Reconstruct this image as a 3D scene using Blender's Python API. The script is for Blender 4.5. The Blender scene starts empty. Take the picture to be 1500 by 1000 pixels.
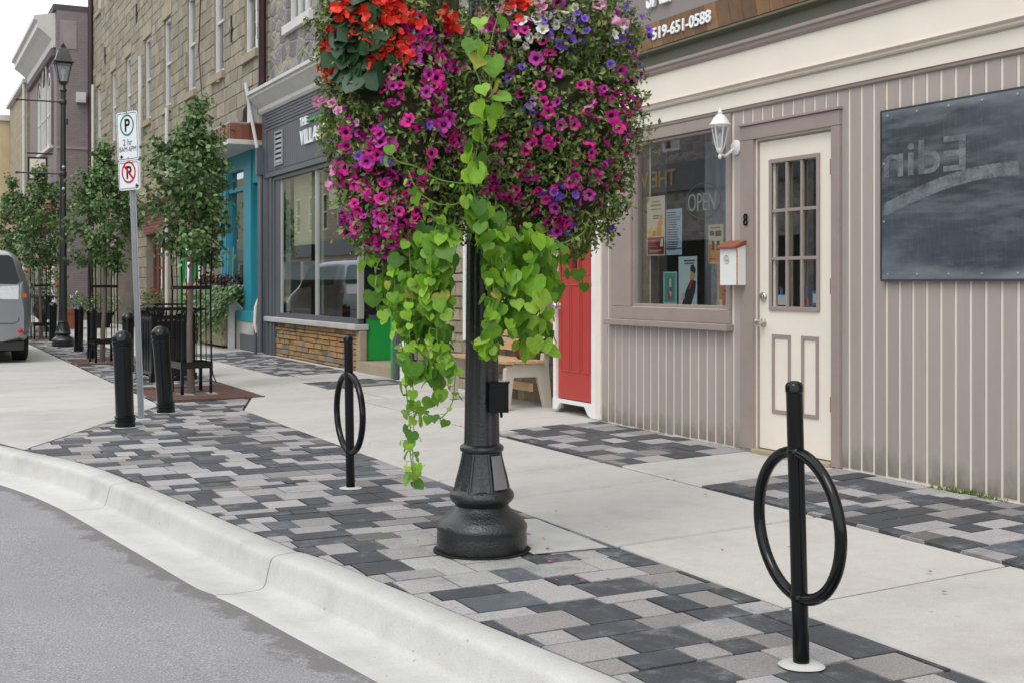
import bpy, math, random
from mathutils import Vector, Matrix, noise
R = random.Random(7)
sc = bpy.context.scene
COL = sc.collection
PI = math.pi
def lin(c):
    c /= 255.0
    return c/12.92 if c <= .04045 else ((c+.055)/1.055)**2.4
def S(r, g, b, k=1.0): return (min(lin(r)*k, .9), min(lin(g)*k, .9), min(lin(b)*k, .9), 1)

# ------------------------------------------------------------------ materials
MATS = {}
def newmat(name):
    m = bpy.data.materials.new(name); m.use_nodes = True
    nt = m.node_tree; nt.nodes.clear()
    out = nt.nodes.new('ShaderNodeOutputMaterial'); b = nt.nodes.new('ShaderNodeBsdfPrincipled')
    nt.links.new(b.outputs[0], out.inputs[0])
    MATS[name] = m
    return m, nt, b
def ramp(nt, fac, stops):
    r = nt.nodes.new('ShaderNodeValToRGB'); e = r.color_ramp.elements
    while len(e) < len(stops): e.new(.5)
    for i, (p, c) in enumerate(stops):
        e[i].position = p; e[i].color = c if len(c) == 4 else (*c, 1)
    nt.links.new(fac, r.inputs[0]); return r.outputs[0]
def mixc(nt, fac, a, b, mode='MIX'):
    m = nt.nodes.new('ShaderNodeMix'); m.data_type = 'RGBA'; m.blend_type = mode
    for sock, v in ((m.inputs[0], fac), (m.inputs[6], a), (m.inputs[7], b)):
        if hasattr(v, 'links'): nt.links.new(v, sock)
        else: sock.default_value = v
    return m.outputs[2]
def coords(nt, scale=(1, 1, 1)):
    t = nt.nodes.new('ShaderNodeTexCoord'); mp = nt.nodes.new('ShaderNodeMapping')
    mp.inputs[3].default_value = scale
    nt.links.new(t.outputs['Object'], mp.inputs[0]); return mp.outputs[0]
def noisef(nt, vec, scale, detail=4, rough=.6):
    n = nt.nodes.new('ShaderNodeTexNoise'); n.inputs['Scale'].default_value = scale
    n.inputs['Detail'].default_value = detail; n.inputs['Roughness'].default_value = rough
    nt.links.new(vec, n.inputs['Vector']); return n.outputs['Fac']
def bump(nt, b, h, strength=.3, dist=.01):
    bp = nt.nodes.new('ShaderNodeBump'); bp.inputs['Strength'].default_value = strength
    bp.inputs['Distance'].default_value = dist
    nt.links.new(h, bp.inputs['Height']); nt.links.new(bp.outputs[0], b.inputs['Normal'])
def sca(c, k): return (c[0]*k, c[1]*k, c[2]*k, 1)
def mat(name, col, rough=.6, var=.12, sc1=3, sc2=60, bmp=.15, metal=0, spec=.5, coat=0, stretch=(1, 1, 1), grime=0, grimecol=(.05, .045, .035, 1)):
    m, nt, b = newmat(name)
    v = coords(nt, stretch)
    n1 = noisef(nt, v, sc1, 6); n2 = noisef(nt, v, sc2, 3)
    c = ramp(nt, n1, [(.3, sca(col, 1-var)), (.7, sca(col, 1+var))])
    c2 = ramp(nt, n2, [(.35, (1-var*.6,)*3), (.65, (1,)*3)])
    c = mixc(nt, 1.0, c, c2, 'MULTIPLY')
    if grime:
        g = noisef(nt, v, sc1*2.3, 8, .75)
        gf = ramp(nt, g, [(.5, (0, 0, 0)), (.75, (grime,)*3)])
        c = mixc(nt, gf, c, grimecol)
    nt.links.new(c, b.inputs['Base Color'])
    b.inputs['Roughness'].default_value = rough; b.inputs['Metallic'].default_value = metal
    b.inputs['Specular IOR Level'].default_value = spec; b.inputs['Coat Weight'].default_value = coat
    if bmp: bump(nt, b, n2, bmp, .004)
    return m
def island_mat(name, stops, rough=.55, bmp=0, bs=40, trans=0, spec=.4, nvar=.2, bd=.004):
    """colour picked at random for each separate piece of the mesh (leaf, stone)"""
    m, nt, b = newmat(name)
    g = nt.nodes.new('ShaderNodeNewGeometry')
    c = ramp(nt, g.outputs['Random Per Island'], stops)
    v = coords(nt)
    n = noisef(nt, v, bs, 4)
    c2 = ramp(nt, n, [(.3, (1-nvar,)*3), (.7, (1,)*3)])
    c = mixc(nt, 1, c, c2, 'MULTIPLY')
    nt.links.new(c, b.inputs['Base Color']); b.inputs['Roughness'].default_value = rough
    b.inputs['Specular IOR Level'].default_value = spec
    if bmp: bump(nt, b, n, bmp, bd)
    if trans:
        t = nt.nodes.new('ShaderNodeBsdfTranslucent'); nt.links.new(c, t.inputs[0])
        mx = nt.nodes.new('ShaderNodeMixShader'); mx.inputs[0].default_value = trans
        nt.links.new(b.outputs[0], mx.inputs[1]); nt.links.new(t.outputs[0], mx.inputs[2])
        out = [x for x in nt.nodes if x.type == 'OUTPUT_MATERIAL'][0]
        nt.links.new(mx.outputs[0], out.inputs[0])
    return m
def glass(name, ior=.1, tint=(.82, .86, .86, 1)):
    m, nt, b = newmat(name); nt.nodes.remove(b)
    out = nt.nodes[0]
    ge = nt.nodes.new('ShaderNodeNewGeometry'); dt = nt.nodes.new('ShaderNodeVectorMath'); dt.operation = 'DOT_PRODUCT'
    nt.links.new(ge.outputs['Incoming'], dt.inputs[0]); nt.links.new(ge.outputs['Normal'], dt.inputs[1])
    def mth(op, x, y=None):
        q = nt.nodes.new('ShaderNodeMath'); q.operation = op; nt.links.new(x, q.inputs[0])
        if y is not None: q.inputs[1].default_value = y
        return q
    ab = mth('ABSOLUTE', dt.outputs['Value']); om = mth('SUBTRACT', ab.outputs[0], 0); om.operation = 'MULTIPLY_ADD'; om.inputs[1].default_value = -1; om.inputs[2].default_value = 1
    pw = mth('POWER', om.outputs[0], 5); f = mth('MULTIPLY_ADD', pw.outputs[0], 1-ior); f.inputs[2].default_value = ior
    t = nt.nodes.new('ShaderNodeBsdfTransparent'); t.inputs[0].default_value = tint
    g = nt.nodes.new('ShaderNodeBsdfGlossy'); g.inputs['Roughness'].default_value = .012
    g.inputs[0].default_value = (.9, .93, .95, 1)
    mx = nt.nodes.new('ShaderNodeMixShader')
    nt.links.new(f.outputs[0], mx.inputs[0]); nt.links.new(t.outputs[0], mx.inputs[1]); nt.links.new(g.outputs[0], mx.inputs[2])
    nt.links.new(mx.outputs[0], out.inputs[0]); return m

# ------------------------------------------------------------------ mesh builder
class MB:
    def __init__(s): s.v = []; s.f = []; s.m = []; s.cols = []; s.cur = 0; s.col = (1, 1, 1, 1); s.T = None
    def addv(s, pts):
        o = len(s.v)
        for p in pts:
            p = Vector(p)
            if s.T is not None: p = s.T @ p
            s.v.append((p.x, p.y, p.z))
        return o
    def face(s, idx):
        s.f.append(tuple(idx)); s.m.append(s.cur); s.cols.append(s.col)
    def poly(s, pts):
        o = s.addv(pts); s.face(range(o, o+len(pts)))
    def box(s, x0, x1, y0, y1, z0, z1):
        o = s.addv([(x, y, z) for z in (z0, z1) for y in (y0, y1) for x in (x0, x1)])
        for q in ((0, 2, 3, 1), (4, 5, 7, 6), (0, 1, 5, 4), (2, 6, 7, 3), (0, 4, 6, 2), (1, 3, 7, 5)):
            s.face([o+i for i in q])
    def prism(s, pts, off):
        """polygon swept by a vector"""
        n = len(pts); off = Vector(off)
        o = s.addv(list(pts)+[Vector(p)+off for p in pts])
        s.face([o+i for i in range(n)][::-1]); s.face([o+n+i for i in range(n)])
        for i in range(n):
            j = (i+1) % n; s.face((o+i, o+j, o+n+j, o+n+i))
    def lathe(s, prof, n=24, c=(0, 0, 0), mod=None, cap=True, ph=0):
        c = Vector(c); rings = []
        for r, z in prof:
            ring = []
            for i in range(n):
                a = 2*PI*i/n+ph; rr = r*(mod(a, z) if mod else 1)
                ring.append((c.x+rr*math.cos(a), c.y+rr*math.sin(a), c.z+z))
            rings.append(s.addv(ring))
        for k in range(len(rings)-1):
            a, b = rings[k], rings[k+1]
            for i in range(n):
                j = (i+1) % n; s.face((a+i, a+j, b+j, b+i))
        if cap:
            s.face([rings[0]+i for i in range(n)][::-1]); s.face([rings[-1]+i for i in range(n)])
    def tube(s, pts, r, n=8, closed=False, cap=True):
        pts = [Vector(p) for p in pts]; rs = r if isinstance(r, (list, tuple)) else [r]*len(pts)
        rings = []; up = Vector((0.013, .021, 1)).normalized()
        prev = None
        for i, p in enumerate(pts):
            if closed: t = pts[(i+1) % len(pts)]-pts[i-1]
            else: t = pts[min(i+1, len(pts)-1)]-pts[max(i-1, 0)]
            t.normalize()
            if prev is None:
                a = t.cross(up if abs(t.dot(up)) < .95 else Vector((1, 0, 0))).normalized()
            else:
                a = (prev-t*prev.dot(t)).normalized()
            prev = a; b = t.cross(a)
            rings.append(s.addv([p+(a*math.cos(2*PI*k/n)+b*math.sin(2*PI*k/n))*rs[i] for k in range(n)]))
        L = len(rings)
        for k in range(L if closed else L-1):
            a, b = rings[k], rings[(k+1) % L]
            for i in range(n):
                j = (i+1) % n; s.face((a+i, a+j, b+j, b+i))
        if cap and not closed:
            s.face([rings[0]+i for i in range(n)][::-1]); s.face([rings[-1]+i for i in range(n)])
    def sphere(s, c, r, n=12, m=8):
        c = Vector(c); r = r if isinstance(r, (tuple, list)) else (r, r, r)
        prof = []
        rings = []
        for k in range(m+1):
            t = PI*k/m
            if k in (0, m): rings.append(s.addv([(c.x, c.y, c.z-r[2]*math.cos(t))])); continue
            rings.append(s.addv([(c.x+r[0]*math.sin(t)*math.cos(2*PI*i/n), c.y+r[1]*math.sin(t)*math.sin(2*PI*i/n), c.z-r[2]*math.cos(t)) for i in range(n)]))
        for k in range(m):
            a, b = rings[k], rings[k+1]
            for i in range(n):
                j = (i+1) % n
                if k == 0: s.face((a, b+j, b+i))
                elif k == m-1: s.face((a+i, a+j, b))
                else: s.face((a+i, a+j, b+j, b+i))
    def add(s, verts, faces, M=None):
        o = s.addv([(M @ Vector(v)) if M is not None else v for v in verts])
        for f in faces: s.face([o+i for i in f])
    def build(s, name, mats, parent=None, smooth=None, bevel=0, colattr=False, **tg):
        me = bpy.data.meshes.new(name)
        off = Vector((0, 0, 0)); p = parent
        while p is not None: off += p.location; p = p.parent
        me.from_pydata([(x-off.x, y-off.y, z-off.z) for x, y, z in s.v], [], s.f)
        if not isinstance(mats, (list, tuple)): mats = [mats]
        for m in mats: me.materials.append(m)
        me.polygons.foreach_set('material_index', s.m)
        if colattr:
            a = me.color_attributes.new('Col', 'FLOAT_COLOR', 'CORNER')
            data = []
            for f, c in zip(s.f, s.cols): data += list(c)*len(f)
            a.data.foreach_set('color', data)
        if smooth:
            me.polygons.foreach_set('use_smooth', [True]*len(s.f)); me.set_sharp_from_angle(angle=math.radians(smooth))
        me.update()
        o = bpy.data.objects.new(name, me); COL.objects.link(o)
        if parent: o.parent = parent
        if bevel:
            b = o.modifiers.new('b', 'BEVEL'); b.width = bevel; b.segments = 2; b.limit_method = 'ANGLE'
        for k, v in tg.items(): o[k] = v
        return o
def thing(name, label, cat, loc=(0, 0, 0), group=None):
    o = bpy.data.objects.new(name, None); COL.objects.link(o); o.location = loc
    o.empty_display_size = .1
    o['label'] = label; o['category'] = cat
    if group: o['group'] = group
    return o
def dup(root, loc=None, rot=None, **tg):
    def cp(o, par):
        c = o.copy(); COL.objects.link(c)
        if par: c.parent = par
        for ch in list(kids[o.name]): cp(ch, c)
        return c
    kids = {}
    def scan(o):
        kids[o.name] = list(o.children)
        for ch in o.children: scan(ch)
    scan(root)
    r = cp(root, None)
    if loc is not None: r.location = loc
    if rot is not None: r.rotation_euler = rot
    for k, v in tg.items(): r[k] = v
    return r
def textpolys(s, size=1, bold=0, sx=1, extrude=.002, align='LEFT', spacing=1):
    cu = bpy.data.curves.new('t', 'FONT'); cu.body = s; cu.size = size; cu.extrude = extrude; cu.offset = bold
    cu.align_x = align; cu.resolution_u = 3; cu.space_character = spacing
    o = bpy.data.objects.new('t', cu); COL.objects.link(o)
    dg = bpy.context.evaluated_depsgraph_get(); dg.update()
    me = o.evaluated_get(dg).to_mesh()
    vs = [(v.co.x*sx, v.co.y, v.co.z) for v in me.vertices]; fs = [tuple(p.vertices) for p in me.polygons]
    o.evaluated_get(dg).to_mesh_clear()
    bpy.data.objects.remove(o); bpy.data.curves.remove(cu)
    return vs, fs
def FX(x, y, z):   # frame on a wall that faces the street (-X): local x runs to -Y, local y up
    return Matrix(((0, 0, -1, x), (-1, 0, 0, y), (0, 1, 0, z), (0, 0, 0, 1)))
def FY(x, y, z):   # frame on a wall that faces -Y
    return Matrix(((1, 0, 0, x), (0, 0, -1, y), (0, 1, 0, z), (0, 0, 0, 1)))
def text(mb, s, M, **k):
    v, f = textpolys(s, **k); mb.add(v, f, M)
def rects(a0, a1, b0, b1, holes):
    """split a rectangle minus holes into rectangles"""
    A = sorted(set([a0, a1]+[min(max(h[i], a0), a1) for h in holes for i in (0, 1)]))
    out = []
    for i in range(len(A)-1):
        u0, u1 = A[i], A[i+1]
        if u1-u0 < 1e-5: continue
        hs = sorted([(max(h[2], b0), min(h[3], b1)) for h in holes if h[0] < (u0+u1)/2 < h[1] and h[3] > b0 and h[2] < b1])
        c = b0
        for lo, hi in hs:
            if lo > c+1e-5: out.append((u0, u1, c, lo))
            c = max(c, hi)
        if b1 > c+1e-5: out.append((u0, u1, c, b1))
    return out
def zg(x): return 0 if x < 3.05 else .03*(min(x, 5.6)-3.05)

def concrete(name, col, blotch=.10, speck=.35):
    m, nt, b = newmat(name); v = coords(nt)
    g = nt.nodes.new('ShaderNodeNewGeometry')
    c = ramp(nt, g.outputs['Random Per Island'], [(0, sca(col, .93)), (.5, sca(col, 1)), (1, (col[0]*1.06, col[1]*1.05, col[2]*1.03, 1))])
    c = mixc(nt, 1, c, ramp(nt, noisef(nt, v, 1.3, 8, .65), [(.3, (1-blotch*1.6,)*3), (.5, (1,)*3), (.7, (1+blotch*.5,)*3)]), 'MULTIPLY')
    c = mixc(nt, 1, c, ramp(nt, noisef(nt, v, 9, 6, .7), [(.3, (.93, .92, .9)), (.6, (1, 1, 1))]), 'MULTIPLY')
    st = noisef(nt, v, .55, 9, .75); c = mixc(nt, ramp(nt, st, [(.52, (0,)*3), (.66, (.35,)*3)]), c, sca((col[0], col[1]*.96, col[2]*.88), .74))
    c = mixc(nt, 1, c, ramp(nt, noisef(nt, v, 130, 3, .8), [(.3, (.84,)*3), (.55, (1,)*3), (.75, (1.06,)*3)]), 'MULTIPLY')
    sp = noisef(nt, v, 26, 2, .4); c = mixc(nt, ramp(nt, sp, [(.74, (0,)*3), (.77, (speck,)*3)]), c, (.12, .11, .10, 1))
    nt.links.new(c, b.inputs['Base Color']); b.inputs['Roughness'].default_value = .85
    bump(nt, b, noisef(nt, v, 150, 4, .7), .45, .004); return m
# palette
M_black = mat('gloss_black_paint', (.004, .005, .006, 1), .16, .3, 2, 300, .0, spec=.35)
M_cast = mat('cast_iron_black', (.014, .016, .018, 1), .28, .4, 6, 85, .9, spec=.7)
M_boll = mat('bollard_black', (.004, .006, .007, 1), .2, .25, 3, 200, .0, spec=.4)
M_tan = mat('tan_painted_wood', S(158, 148, 143, 1.1), .62, .05, 2, 40, .12, stretch=(1, 1, .25), grime=.10, grimecol=S(110, 98, 90))
_m = M_tan; _nt = _m.node_tree; _b = [q for q in _nt.nodes if q.type == 'BSDF_PRINCIPLED'][0]
_tc = _nt.nodes.new('ShaderNodeTexCoord'); _se = _nt.nodes.new('ShaderNodeSeparateXYZ'); _nt.links.new(_tc.outputs['Object'], _se.inputs[0])
_n = noisef(_nt, coords(_nt, (1, 1, .5)), 9, 6, .75); _ma = _nt.nodes.new('ShaderNodeMath'); _ma.operation = 'MULTIPLY_ADD'; _ma.inputs[1].default_value = -2.4; _ma.inputs[2].default_value = .32
_nt.links.new(_se.outputs[2], _ma.inputs[0]); _ad = _nt.nodes.new('ShaderNodeMath'); _ad.operation = 'ADD'; _nt.links.new(_ma.outputs[0], _ad.inputs[0]); _nt.links.new(_n, _ad.inputs[1])
_c0 = _b.inputs['Base Color'].links[0].from_socket
_ge = _nt.nodes.new('ShaderNodeNewGeometry')
_c0 = mixc(_nt, 1, _c0, ramp(_nt, _ge.outputs['Random Per Island'], [(0, (.93, .93, .93)), (1, (1.05, 1.045, 1.04))]), 'MULTIPLY')
_nt.links.new(mixc(_nt, ramp(_nt, _ad.outputs[0], [(.40, (0,)*3), (.80, (.65,)*3)]), _c0, S(104, 99, 84)), _b.inputs['Base Color'])
M_cream = mat('cream_paint', S(219, 211, 198, 1.1), .55, .035, 2, 70, .06)
M_creamd = mat('cream_door_paint', S(222, 214, 202, 1.1), .45, .03, 3, 70, .04)
M_trim = mat('taupe_trim_paint', S(148, 135, 129, 1.05), .5, .06, 4, 60, .12, grime=.12, grimecol=S(90, 78, 70))
M_olive = mat('olive_paint', S(92, 94, 78), .5, .1, 2, 50, .1)
M_conc = concrete('sidewalk_concrete', (.50, .487, .462))
M_kerb = concrete('kerb_concrete', (.52, .52, .50), .14, .4)
M_white = mat('white_paint', (.78, .78, .77, 1), .45, .05, 3, 60, .05)
M_dgrey = mat('storefront_grey_paint', S(88, 92, 98, 1.0), .5, .1, 2, 50, .12, stretch=(1, 1, .4))
M_teal = mat('teal_paint', S(40, 150, 170, .9), .5, .08, 3, 50, .08)
M_green = mat('green_paint', S(30, 165, 70, 1.0), .55, .1, 4, 50, .1)
M_red = mat('red_door_paint', S(188, 64, 58, .85), .42, .05, 3, 60, .05)
M_steel = mat('galvanised_steel', (.42, .45, .47, 1), .42, .1, 5, 80, .05, metal=.7)
M_chrome = mat('brushed_nickel', (.62, .6, .56, 1), .28, .03, 5, 80, 0, metal=1)
M_wood = mat('bench_wood', S(196, 160, 118, .9), .6, .14, 3, 30, .2, stretch=(1, .15, 1))
M_brown = mat('brown_door_paint', S(112, 56, 38), .5, .15, 3, 50, .1)
M_copper = mat('copper_sheet', S(140, 84, 66, .9), .5, .18, 4, 40, .1)
M_dpipe = mat('brown_downpipe', S(62, 42, 42), .45, .12, 3, 40, .05)
M_dark = mat('dark_interior', (.02, .02, .022, 1), .8, .3, 2, 20, 0)
M_int = mat('interior_wall', (.24, .22, .19, 1), .8, .3, 1, 20, 0)
M_rust = mat('rusted_iron_grate', S(118, 84, 74, .75), .8, .25, 6, 80, .4)
M_glass = glass('window_glass', .33)
M_glassd = glass('upper_window_glass', .30, (.7, .74, .78, 1))
M_roof = mat('roof_sheet', (.08, .08, .085, 1), .8)
M_board = None
# ================================================================== GROUND
def catmull(P, n=8):
    out = []
    for i in range(len(P)-1):
        p0 = P[max(i-1, 0)]; p1 = P[i]; p2 = P[i+1]; p3 = P[min(i+2, len(P)-1)]
        for k in range(n):
            t = k/n
            out.append(tuple(.5*((2*p1[j])+(-p0[j]+p2[j])*t+(2*p0[j]-5*p1[j]+4*p2[j]-p3[j])*t*t+(-p0[j]+3*p1[j]-3*p2[j]+p3[j])*t**3) for j in (0, 1)))
    out.append(P[-1]); return out
KP = catmull([(2.95, -4), (2.75, -2), (2.5, 0), (2.26, 1.8), (2.036, 3.325), (1.757, 5.18), (1.64, 5.79), (1.466, 7.07), (1.285, 8.3), (1.07, 9.2), (.847, 9.84), (.60, 10.6), (.45, 11.5), (.38, 13), (.35, 16), (.35, 45), (.35, 90)])
def K(y):
    for a, b in zip(KP, KP[1:]):
        if a[1] <= y <= b[1]: return a[0]+(b[0]-a[0])*(y-a[1])/(b[1]-a[1]+1e-9)
    return KP[0][0] if y < KP[0][1] else KP[-1][0]
def Llim(y):
    if y < 9.84: return K(y)+.004
    if y < 12.8: return .851+(2.40-.847)*(y-9.84)/2.96
    return 2.44
def Ulim(y):
    if y < 12.0: return 3.05
    if y < 13.7: return 3.05+.55*(y-12)/1.7
    return 3.6

# asphalt, with a strip coordinate along the gutter
m, nt, b = newmat('asphalt')
v = coords(nt); uvn = nt.nodes.new('ShaderNodeUVMap')
sep = nt.nodes.new('ShaderNodeSeparateXYZ'); nt.links.new(uvn.outputs[0], sep.inputs[0])
fine = noisef(nt, v, 120, 4, .8); big = noisef(nt, v, 1.1, 6, .6); edge = noisef(nt, v, 5, 7, .7)
c = ramp(nt, fine, [(.3, S(104, 103, 105, .82)), (.5, S(149, 148, 150, .82)), (.72, S(204, 203, 203, .82))])
c = mixc(nt, 1, c, ramp(nt, big, [(.3, (.88,)*3), (.7, (1.06,)*3)]), 'MULTIPLY')
mt = nt.nodes.new('ShaderNodeMath'); mt.operation = 'MULTIPLY_ADD'; mt.inputs[1].default_value = -.55; mt.inputs[2].default_value = .40
nt.links.new(edge, mt.inputs[0])
ad = nt.nodes.new('ShaderNodeMath'); ad.operation = 'ADD'; nt.links.new(sep.outputs[0], ad.inputs[0]); nt.links.new(mt.outputs[0], ad.inputs[1])
wet = ramp(nt, ad.outputs[0], [(.20, (.75,)*3), (.235, (.15,)*3), (.27, (0,)*3)])
c = mixc(nt, wet, c, S(112, 109, 107, .8))
nt.links.new(c, b.inputs['Base Color']); b.inputs['Roughness'].default_value = .85
bump(nt, b, fine, .5, .004)
M_asph = m

def build_ground():
    g = MB(); g.poly([(-400, -400, -.4), (400, -400, -.4), (400, 400, -.4), (-400, 400, -.4)])
    g.build('ground', mat('far_ground', (.2, .2, .19, 1), .9), kind='structure')
    # road
    Y = [-6, -4, -2, -1]+[i*.5 for i in range(0, 28)]+[15, 18, 24, 32, 45, 70, 90]
    offs = [0, .25, .6, 1.2, 3, 5, 7, 9]
    me = bpy.data.meshes.new('road'); vs = []; uv = []; fs = []
    for y in Y:
        e = K(y)-.43
        for o in offs:
            x = e-o
            vs.append((x, y, -.146+.02*min(o, 5)*.9-(.02*max(0, o-5)))); uv.append((o, y))
    n = len(offs)
    for i in range(len(Y)-1):
        for j in range(n-1):
            fs.append((i*n+j, i*n+j+1, (i+1)*n+j+1, (i+1)*n+j)[::-1])
    me.from_pydata(vs, [], fs); l = me.uv_layers.new(name='UVMap')
    for p in me.polygons:
        for li in p.loop_indices: l.data[li].uv = uv[me.loops[li].vertex_index]
    me.materials.append(M_asph); me.update()
    o = bpy.data.objects.new('road', me); COL.objects.link(o); o['kind'] = 'structure'
    # kerb + gutter, cast in lengths with open joints
    joints = [-4, -1.6, .75, 3.22, 5.57, 8.02, 10.4, 12.8, 15.2, 17.6, 20, 25, 30, 40, 60, 89]
    prof = [(0, -.12), (0, -.008), (-.008, 0), (-.112, -.005), (-.128, -.010), (-.139, -.022), (-.145, -.04), (-.168, -.128), (-.178, -.143), (-.2, -.151), (-.33, -.15), (-.422, -.143), (-.434, -.15), (-.436, -.2)]
    k = MB()
    for a, bb in zip(joints, joints[1:]):
        a += .004; bb -= .004
        ys = [a]+[p[1] for p in KP if a+.05 < p[1] < bb-.05]+[bb]
        fine = []
        for u, w in zip(ys, ys[1:]):
            q = max(1, int((w-u)/.25)) if w < 14 else 1
            fine += [u+(w-u)*i/q for i in range(q)]
        ys = fine+[bb]
        rings = []
        for y in ys:
            dx = (K(y+.4)-K(y-.4))/.8; nn = Vector((1, -dx, 0)).normalized()
            endr = .006 if (y == ys[0] or y == ys[-1]) else 0
            rings.append(k.addv([(K(y)+nn.x*s, y+nn.y*s, z-(endr if 0 < i < 12 else 0)+.004*noise.noise((s*9, y*1.3, 2))*(i not in (0, 13))) for i, (s, z) in enumerate(prof)]))
        L = len(prof)
        for r0, r1 in zip(rings, rings[1:]):
            for i in range(L-1): k.face((r0+i, r0+i+1, r1+i+1, r1+i))
        for r, y in ((rings[0], ys[0]), (rings[-1], ys[-1])):
            lo_ = k.addv([(k.v[r+i][0], k.v[r+i][1], -.2) for i in range(L)])
            for i in range(L-1): k.face((r+i, r+i+1, lo_+i+1, lo_+i))
    k.build('kerb', M_kerb, kind='structure', smooth=50)
    # bedding under everything on the pavement side
    s = MB()
    for y0, y1 in zip(Y, Y[1:]):
        s.poly([(K(y0)-.30, y0, -.17), (9, y0, -.17), (9, y1, -.17), (K(y1)-.30, y1, -.17)])
        s.poly([(K(y0)-.002, y0, -.014), (3.05, y0, -.014), (3.05, y1, -.014), (K(y1)-.002, y1, -.014)])
        s.poly([(3.05, y0, -.014), (5.65, y0, -.014+.0765), (5.65, y1, -.014+.0765), (3.05, y1, -.014)])
        s.poly([(5.65, y0, -.014+.0765), (12, y0, -.014+.0765), (12, y1, -.014+.0765), (5.65, y1, -.014+.0765)])
    s.build('paving_bed', mat('joint_sand', S(62, 57, 52), .95, .3, 8, 60, .3), kind='structure')

def clip(poly, a, bpt, keep):
    """keep the part of a polygon to the +x (keep=1) or -x side of the line a-b (x as function of y)"""
    def f(p):
        t = (p[1]-a[1])/(bpt[1]-a[1]); return keep*(p[0]-(a[0]+(bpt[0]-a[0])*t))
    out = []
    for i in range(len(poly)):
        p, q = poly[i], poly[(i+1) % len(poly)]
        fp, fq = f(p), f(q)
        if fp >= 0: out.append(p)
        if (fp >= 0) != (fq >= 0):
            t = fp/(fp-fq); out.append((p[0]+(q[0]-p[0])*t, p[1]+(q[1]-p[1])*t))
    return out
# ---- pavers
m, nt, b = newmat('pavers')
at = nt.nodes.new('ShaderNodeAttribute'); at.attribute_name = 'Col'
v = coords(nt)
sp = noisef(nt, v, 120, 3, .9); st = noisef(nt, v, 2.6, 8, .72); st2 = noisef(nt, v, 9, 6, .8)
c = mixc(nt, 1, at.outputs[0], ramp(nt, sp, [(.30, (.55,)*3), (.5, (1,)*3), (.70, (1.5,)*3)]), 'MULTIPLY')
e = nt.nodes.new('ShaderNodeMath'); e.operation = 'MULTIPLY'; nt.links.new(st, e.inputs[0]); nt.links.new(st2, e.inputs[1])
eff = ramp(nt, e.outputs[0], [(.25, (0,)*3), (.31, (.22,)*3), (.36, (.7,)*3)])
c = mixc(nt, eff, c, S(140, 146, 152, .8))
dirt = ramp(nt, noisef(nt, v, 1.3, 5, .6), [(.55, (0,)*3), (.8, (.3,)*3)])
c = mixc(nt, dirt, c, S(98, 90, 84, .8))
nt.links.new(c, b.inputs['Base Color']); b.inputs['Roughness'].default_value = .72
bump(nt, b, sp, .5, .003)
M_pav = m
M_pave = m

def pav_color(light=None):
    u = R.random(); j = R.uniform(.88, 1.14)
    if light is True: u *= .62
    if light is False: u = .62+.38*u
    if u < .50: c = (.052, .056, .064)
    elif u < .57: c = (.085, .098, .115)
    elif u < .62: c = (.13, .118, .108)
    elif u < .72: c = (.235, .222, .215)
    else: c = (.335, .318, .318)
    return tuple(x*j for x in c)+(1,)
def build_pavers(name, y0, y1, lo, hi, zf, split=None, darkbias=0, pale=None):
    mb = MB(); y = y0; g = .0045
    base = lo(y0) if False else None
    while y < y1-.02:
        d = R.choice([.225, .225, .15, .225, .15, .11])
        if y+d > y1-.06: d = y1-y
        x = 0+R.choice([0, .05, .1, .15, .2]); x -= .3
        while x < 6:
            w = R.choice([.15, .15, .225, .225, .30, .30])
            xa, xb = x, x+w; x = xb
            l0, l1, h0, h1 = lo(y), lo(y+d), hi(y), hi(y+d)
            if xb < min(l0, l1) or xa > max(h0, h1): continue
            p = [(xa+g, y+g), (xb-g, y+g), (xb-g, y+d-g), (xa+g, y+d-g)]
            if xa < max(l0, l1)+.01: p = clip(p, (l0, y), (l1, y+d), 1)
            if len(p) > 2 and xb > min(h0, h1)-.01: p = clip(p, (h0, y), (h1, y+d), -1)
            if len(p) < 3: continue
            mb.col = pav_color(mb.col[0] > .2 if R.random() < .72 else None)
            if darkbias and R.random() < darkbias: mb.col = (.055, .057, .062, 1)
            tj = R.uniform(.85, 1.05)
            if pale and pale(xa, y): mb.col = tuple(q*tj for q in (.38, .375, .36))+(1,)
            tz = R.uniform(-.003, .002)
            o = mb.addv([(q[0], q[1], zf(q[0])+tz) for q in p]); nn = len(p)
            mb.face(range(o, o+nn))
            o2 = mb.addv([(q[0], q[1], zf(q[0])-.014) for q in p])
            for i in range(nn):
                j = (i+1) % nn; mb.face((o+i, o2+i, o2+j, o+j))
        y += d
    return mb.build(name, M_pave, colattr=True, kind='structure')

def slabs(name, strips, M, joint=.0125):
    """strips: list of (poly function list) -> each slab polygon (x,y) list, with thickness"""
    mb = MB()
    for p in strips:
        cx = sum(q[0] for q in p)/len(p); cy = sum(q[1] for q in p)/len(p)
        pp = []
        for i, q in enumerate(p):
            dx = cx-q[0]; dy = cy-q[1]
            pp.append((q[0]+math.copysign(joint, dx), q[1]+math.copysign(joint, dy)))
        n = len(pp)
        # small arris on the edge
        top = [(q[0]+math.copysign(.009, cx-q[0]), q[1]+math.copysign(.009, cy-q[1])) for q in pp]
        a = mb.addv([(q[0], q[1], zg(q[0])) for q in top]); b2 = mb.addv([(q[0], q[1], zg(q[0])-.008) for q in pp]); c2 = mb.addv([(q[0], q[1], zg(q[0])-.03) for q in pp])
        mb.face(range(a, a+n))
        for i in range(n):
            j = (i+1) % n; mb.face((a+i, b2+i, b2+j, a+j)); mb.face((b2+i, c2+i, c2+j, b2+j))
    return mb.build(name, M, kind='structure', smooth=30)

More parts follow.
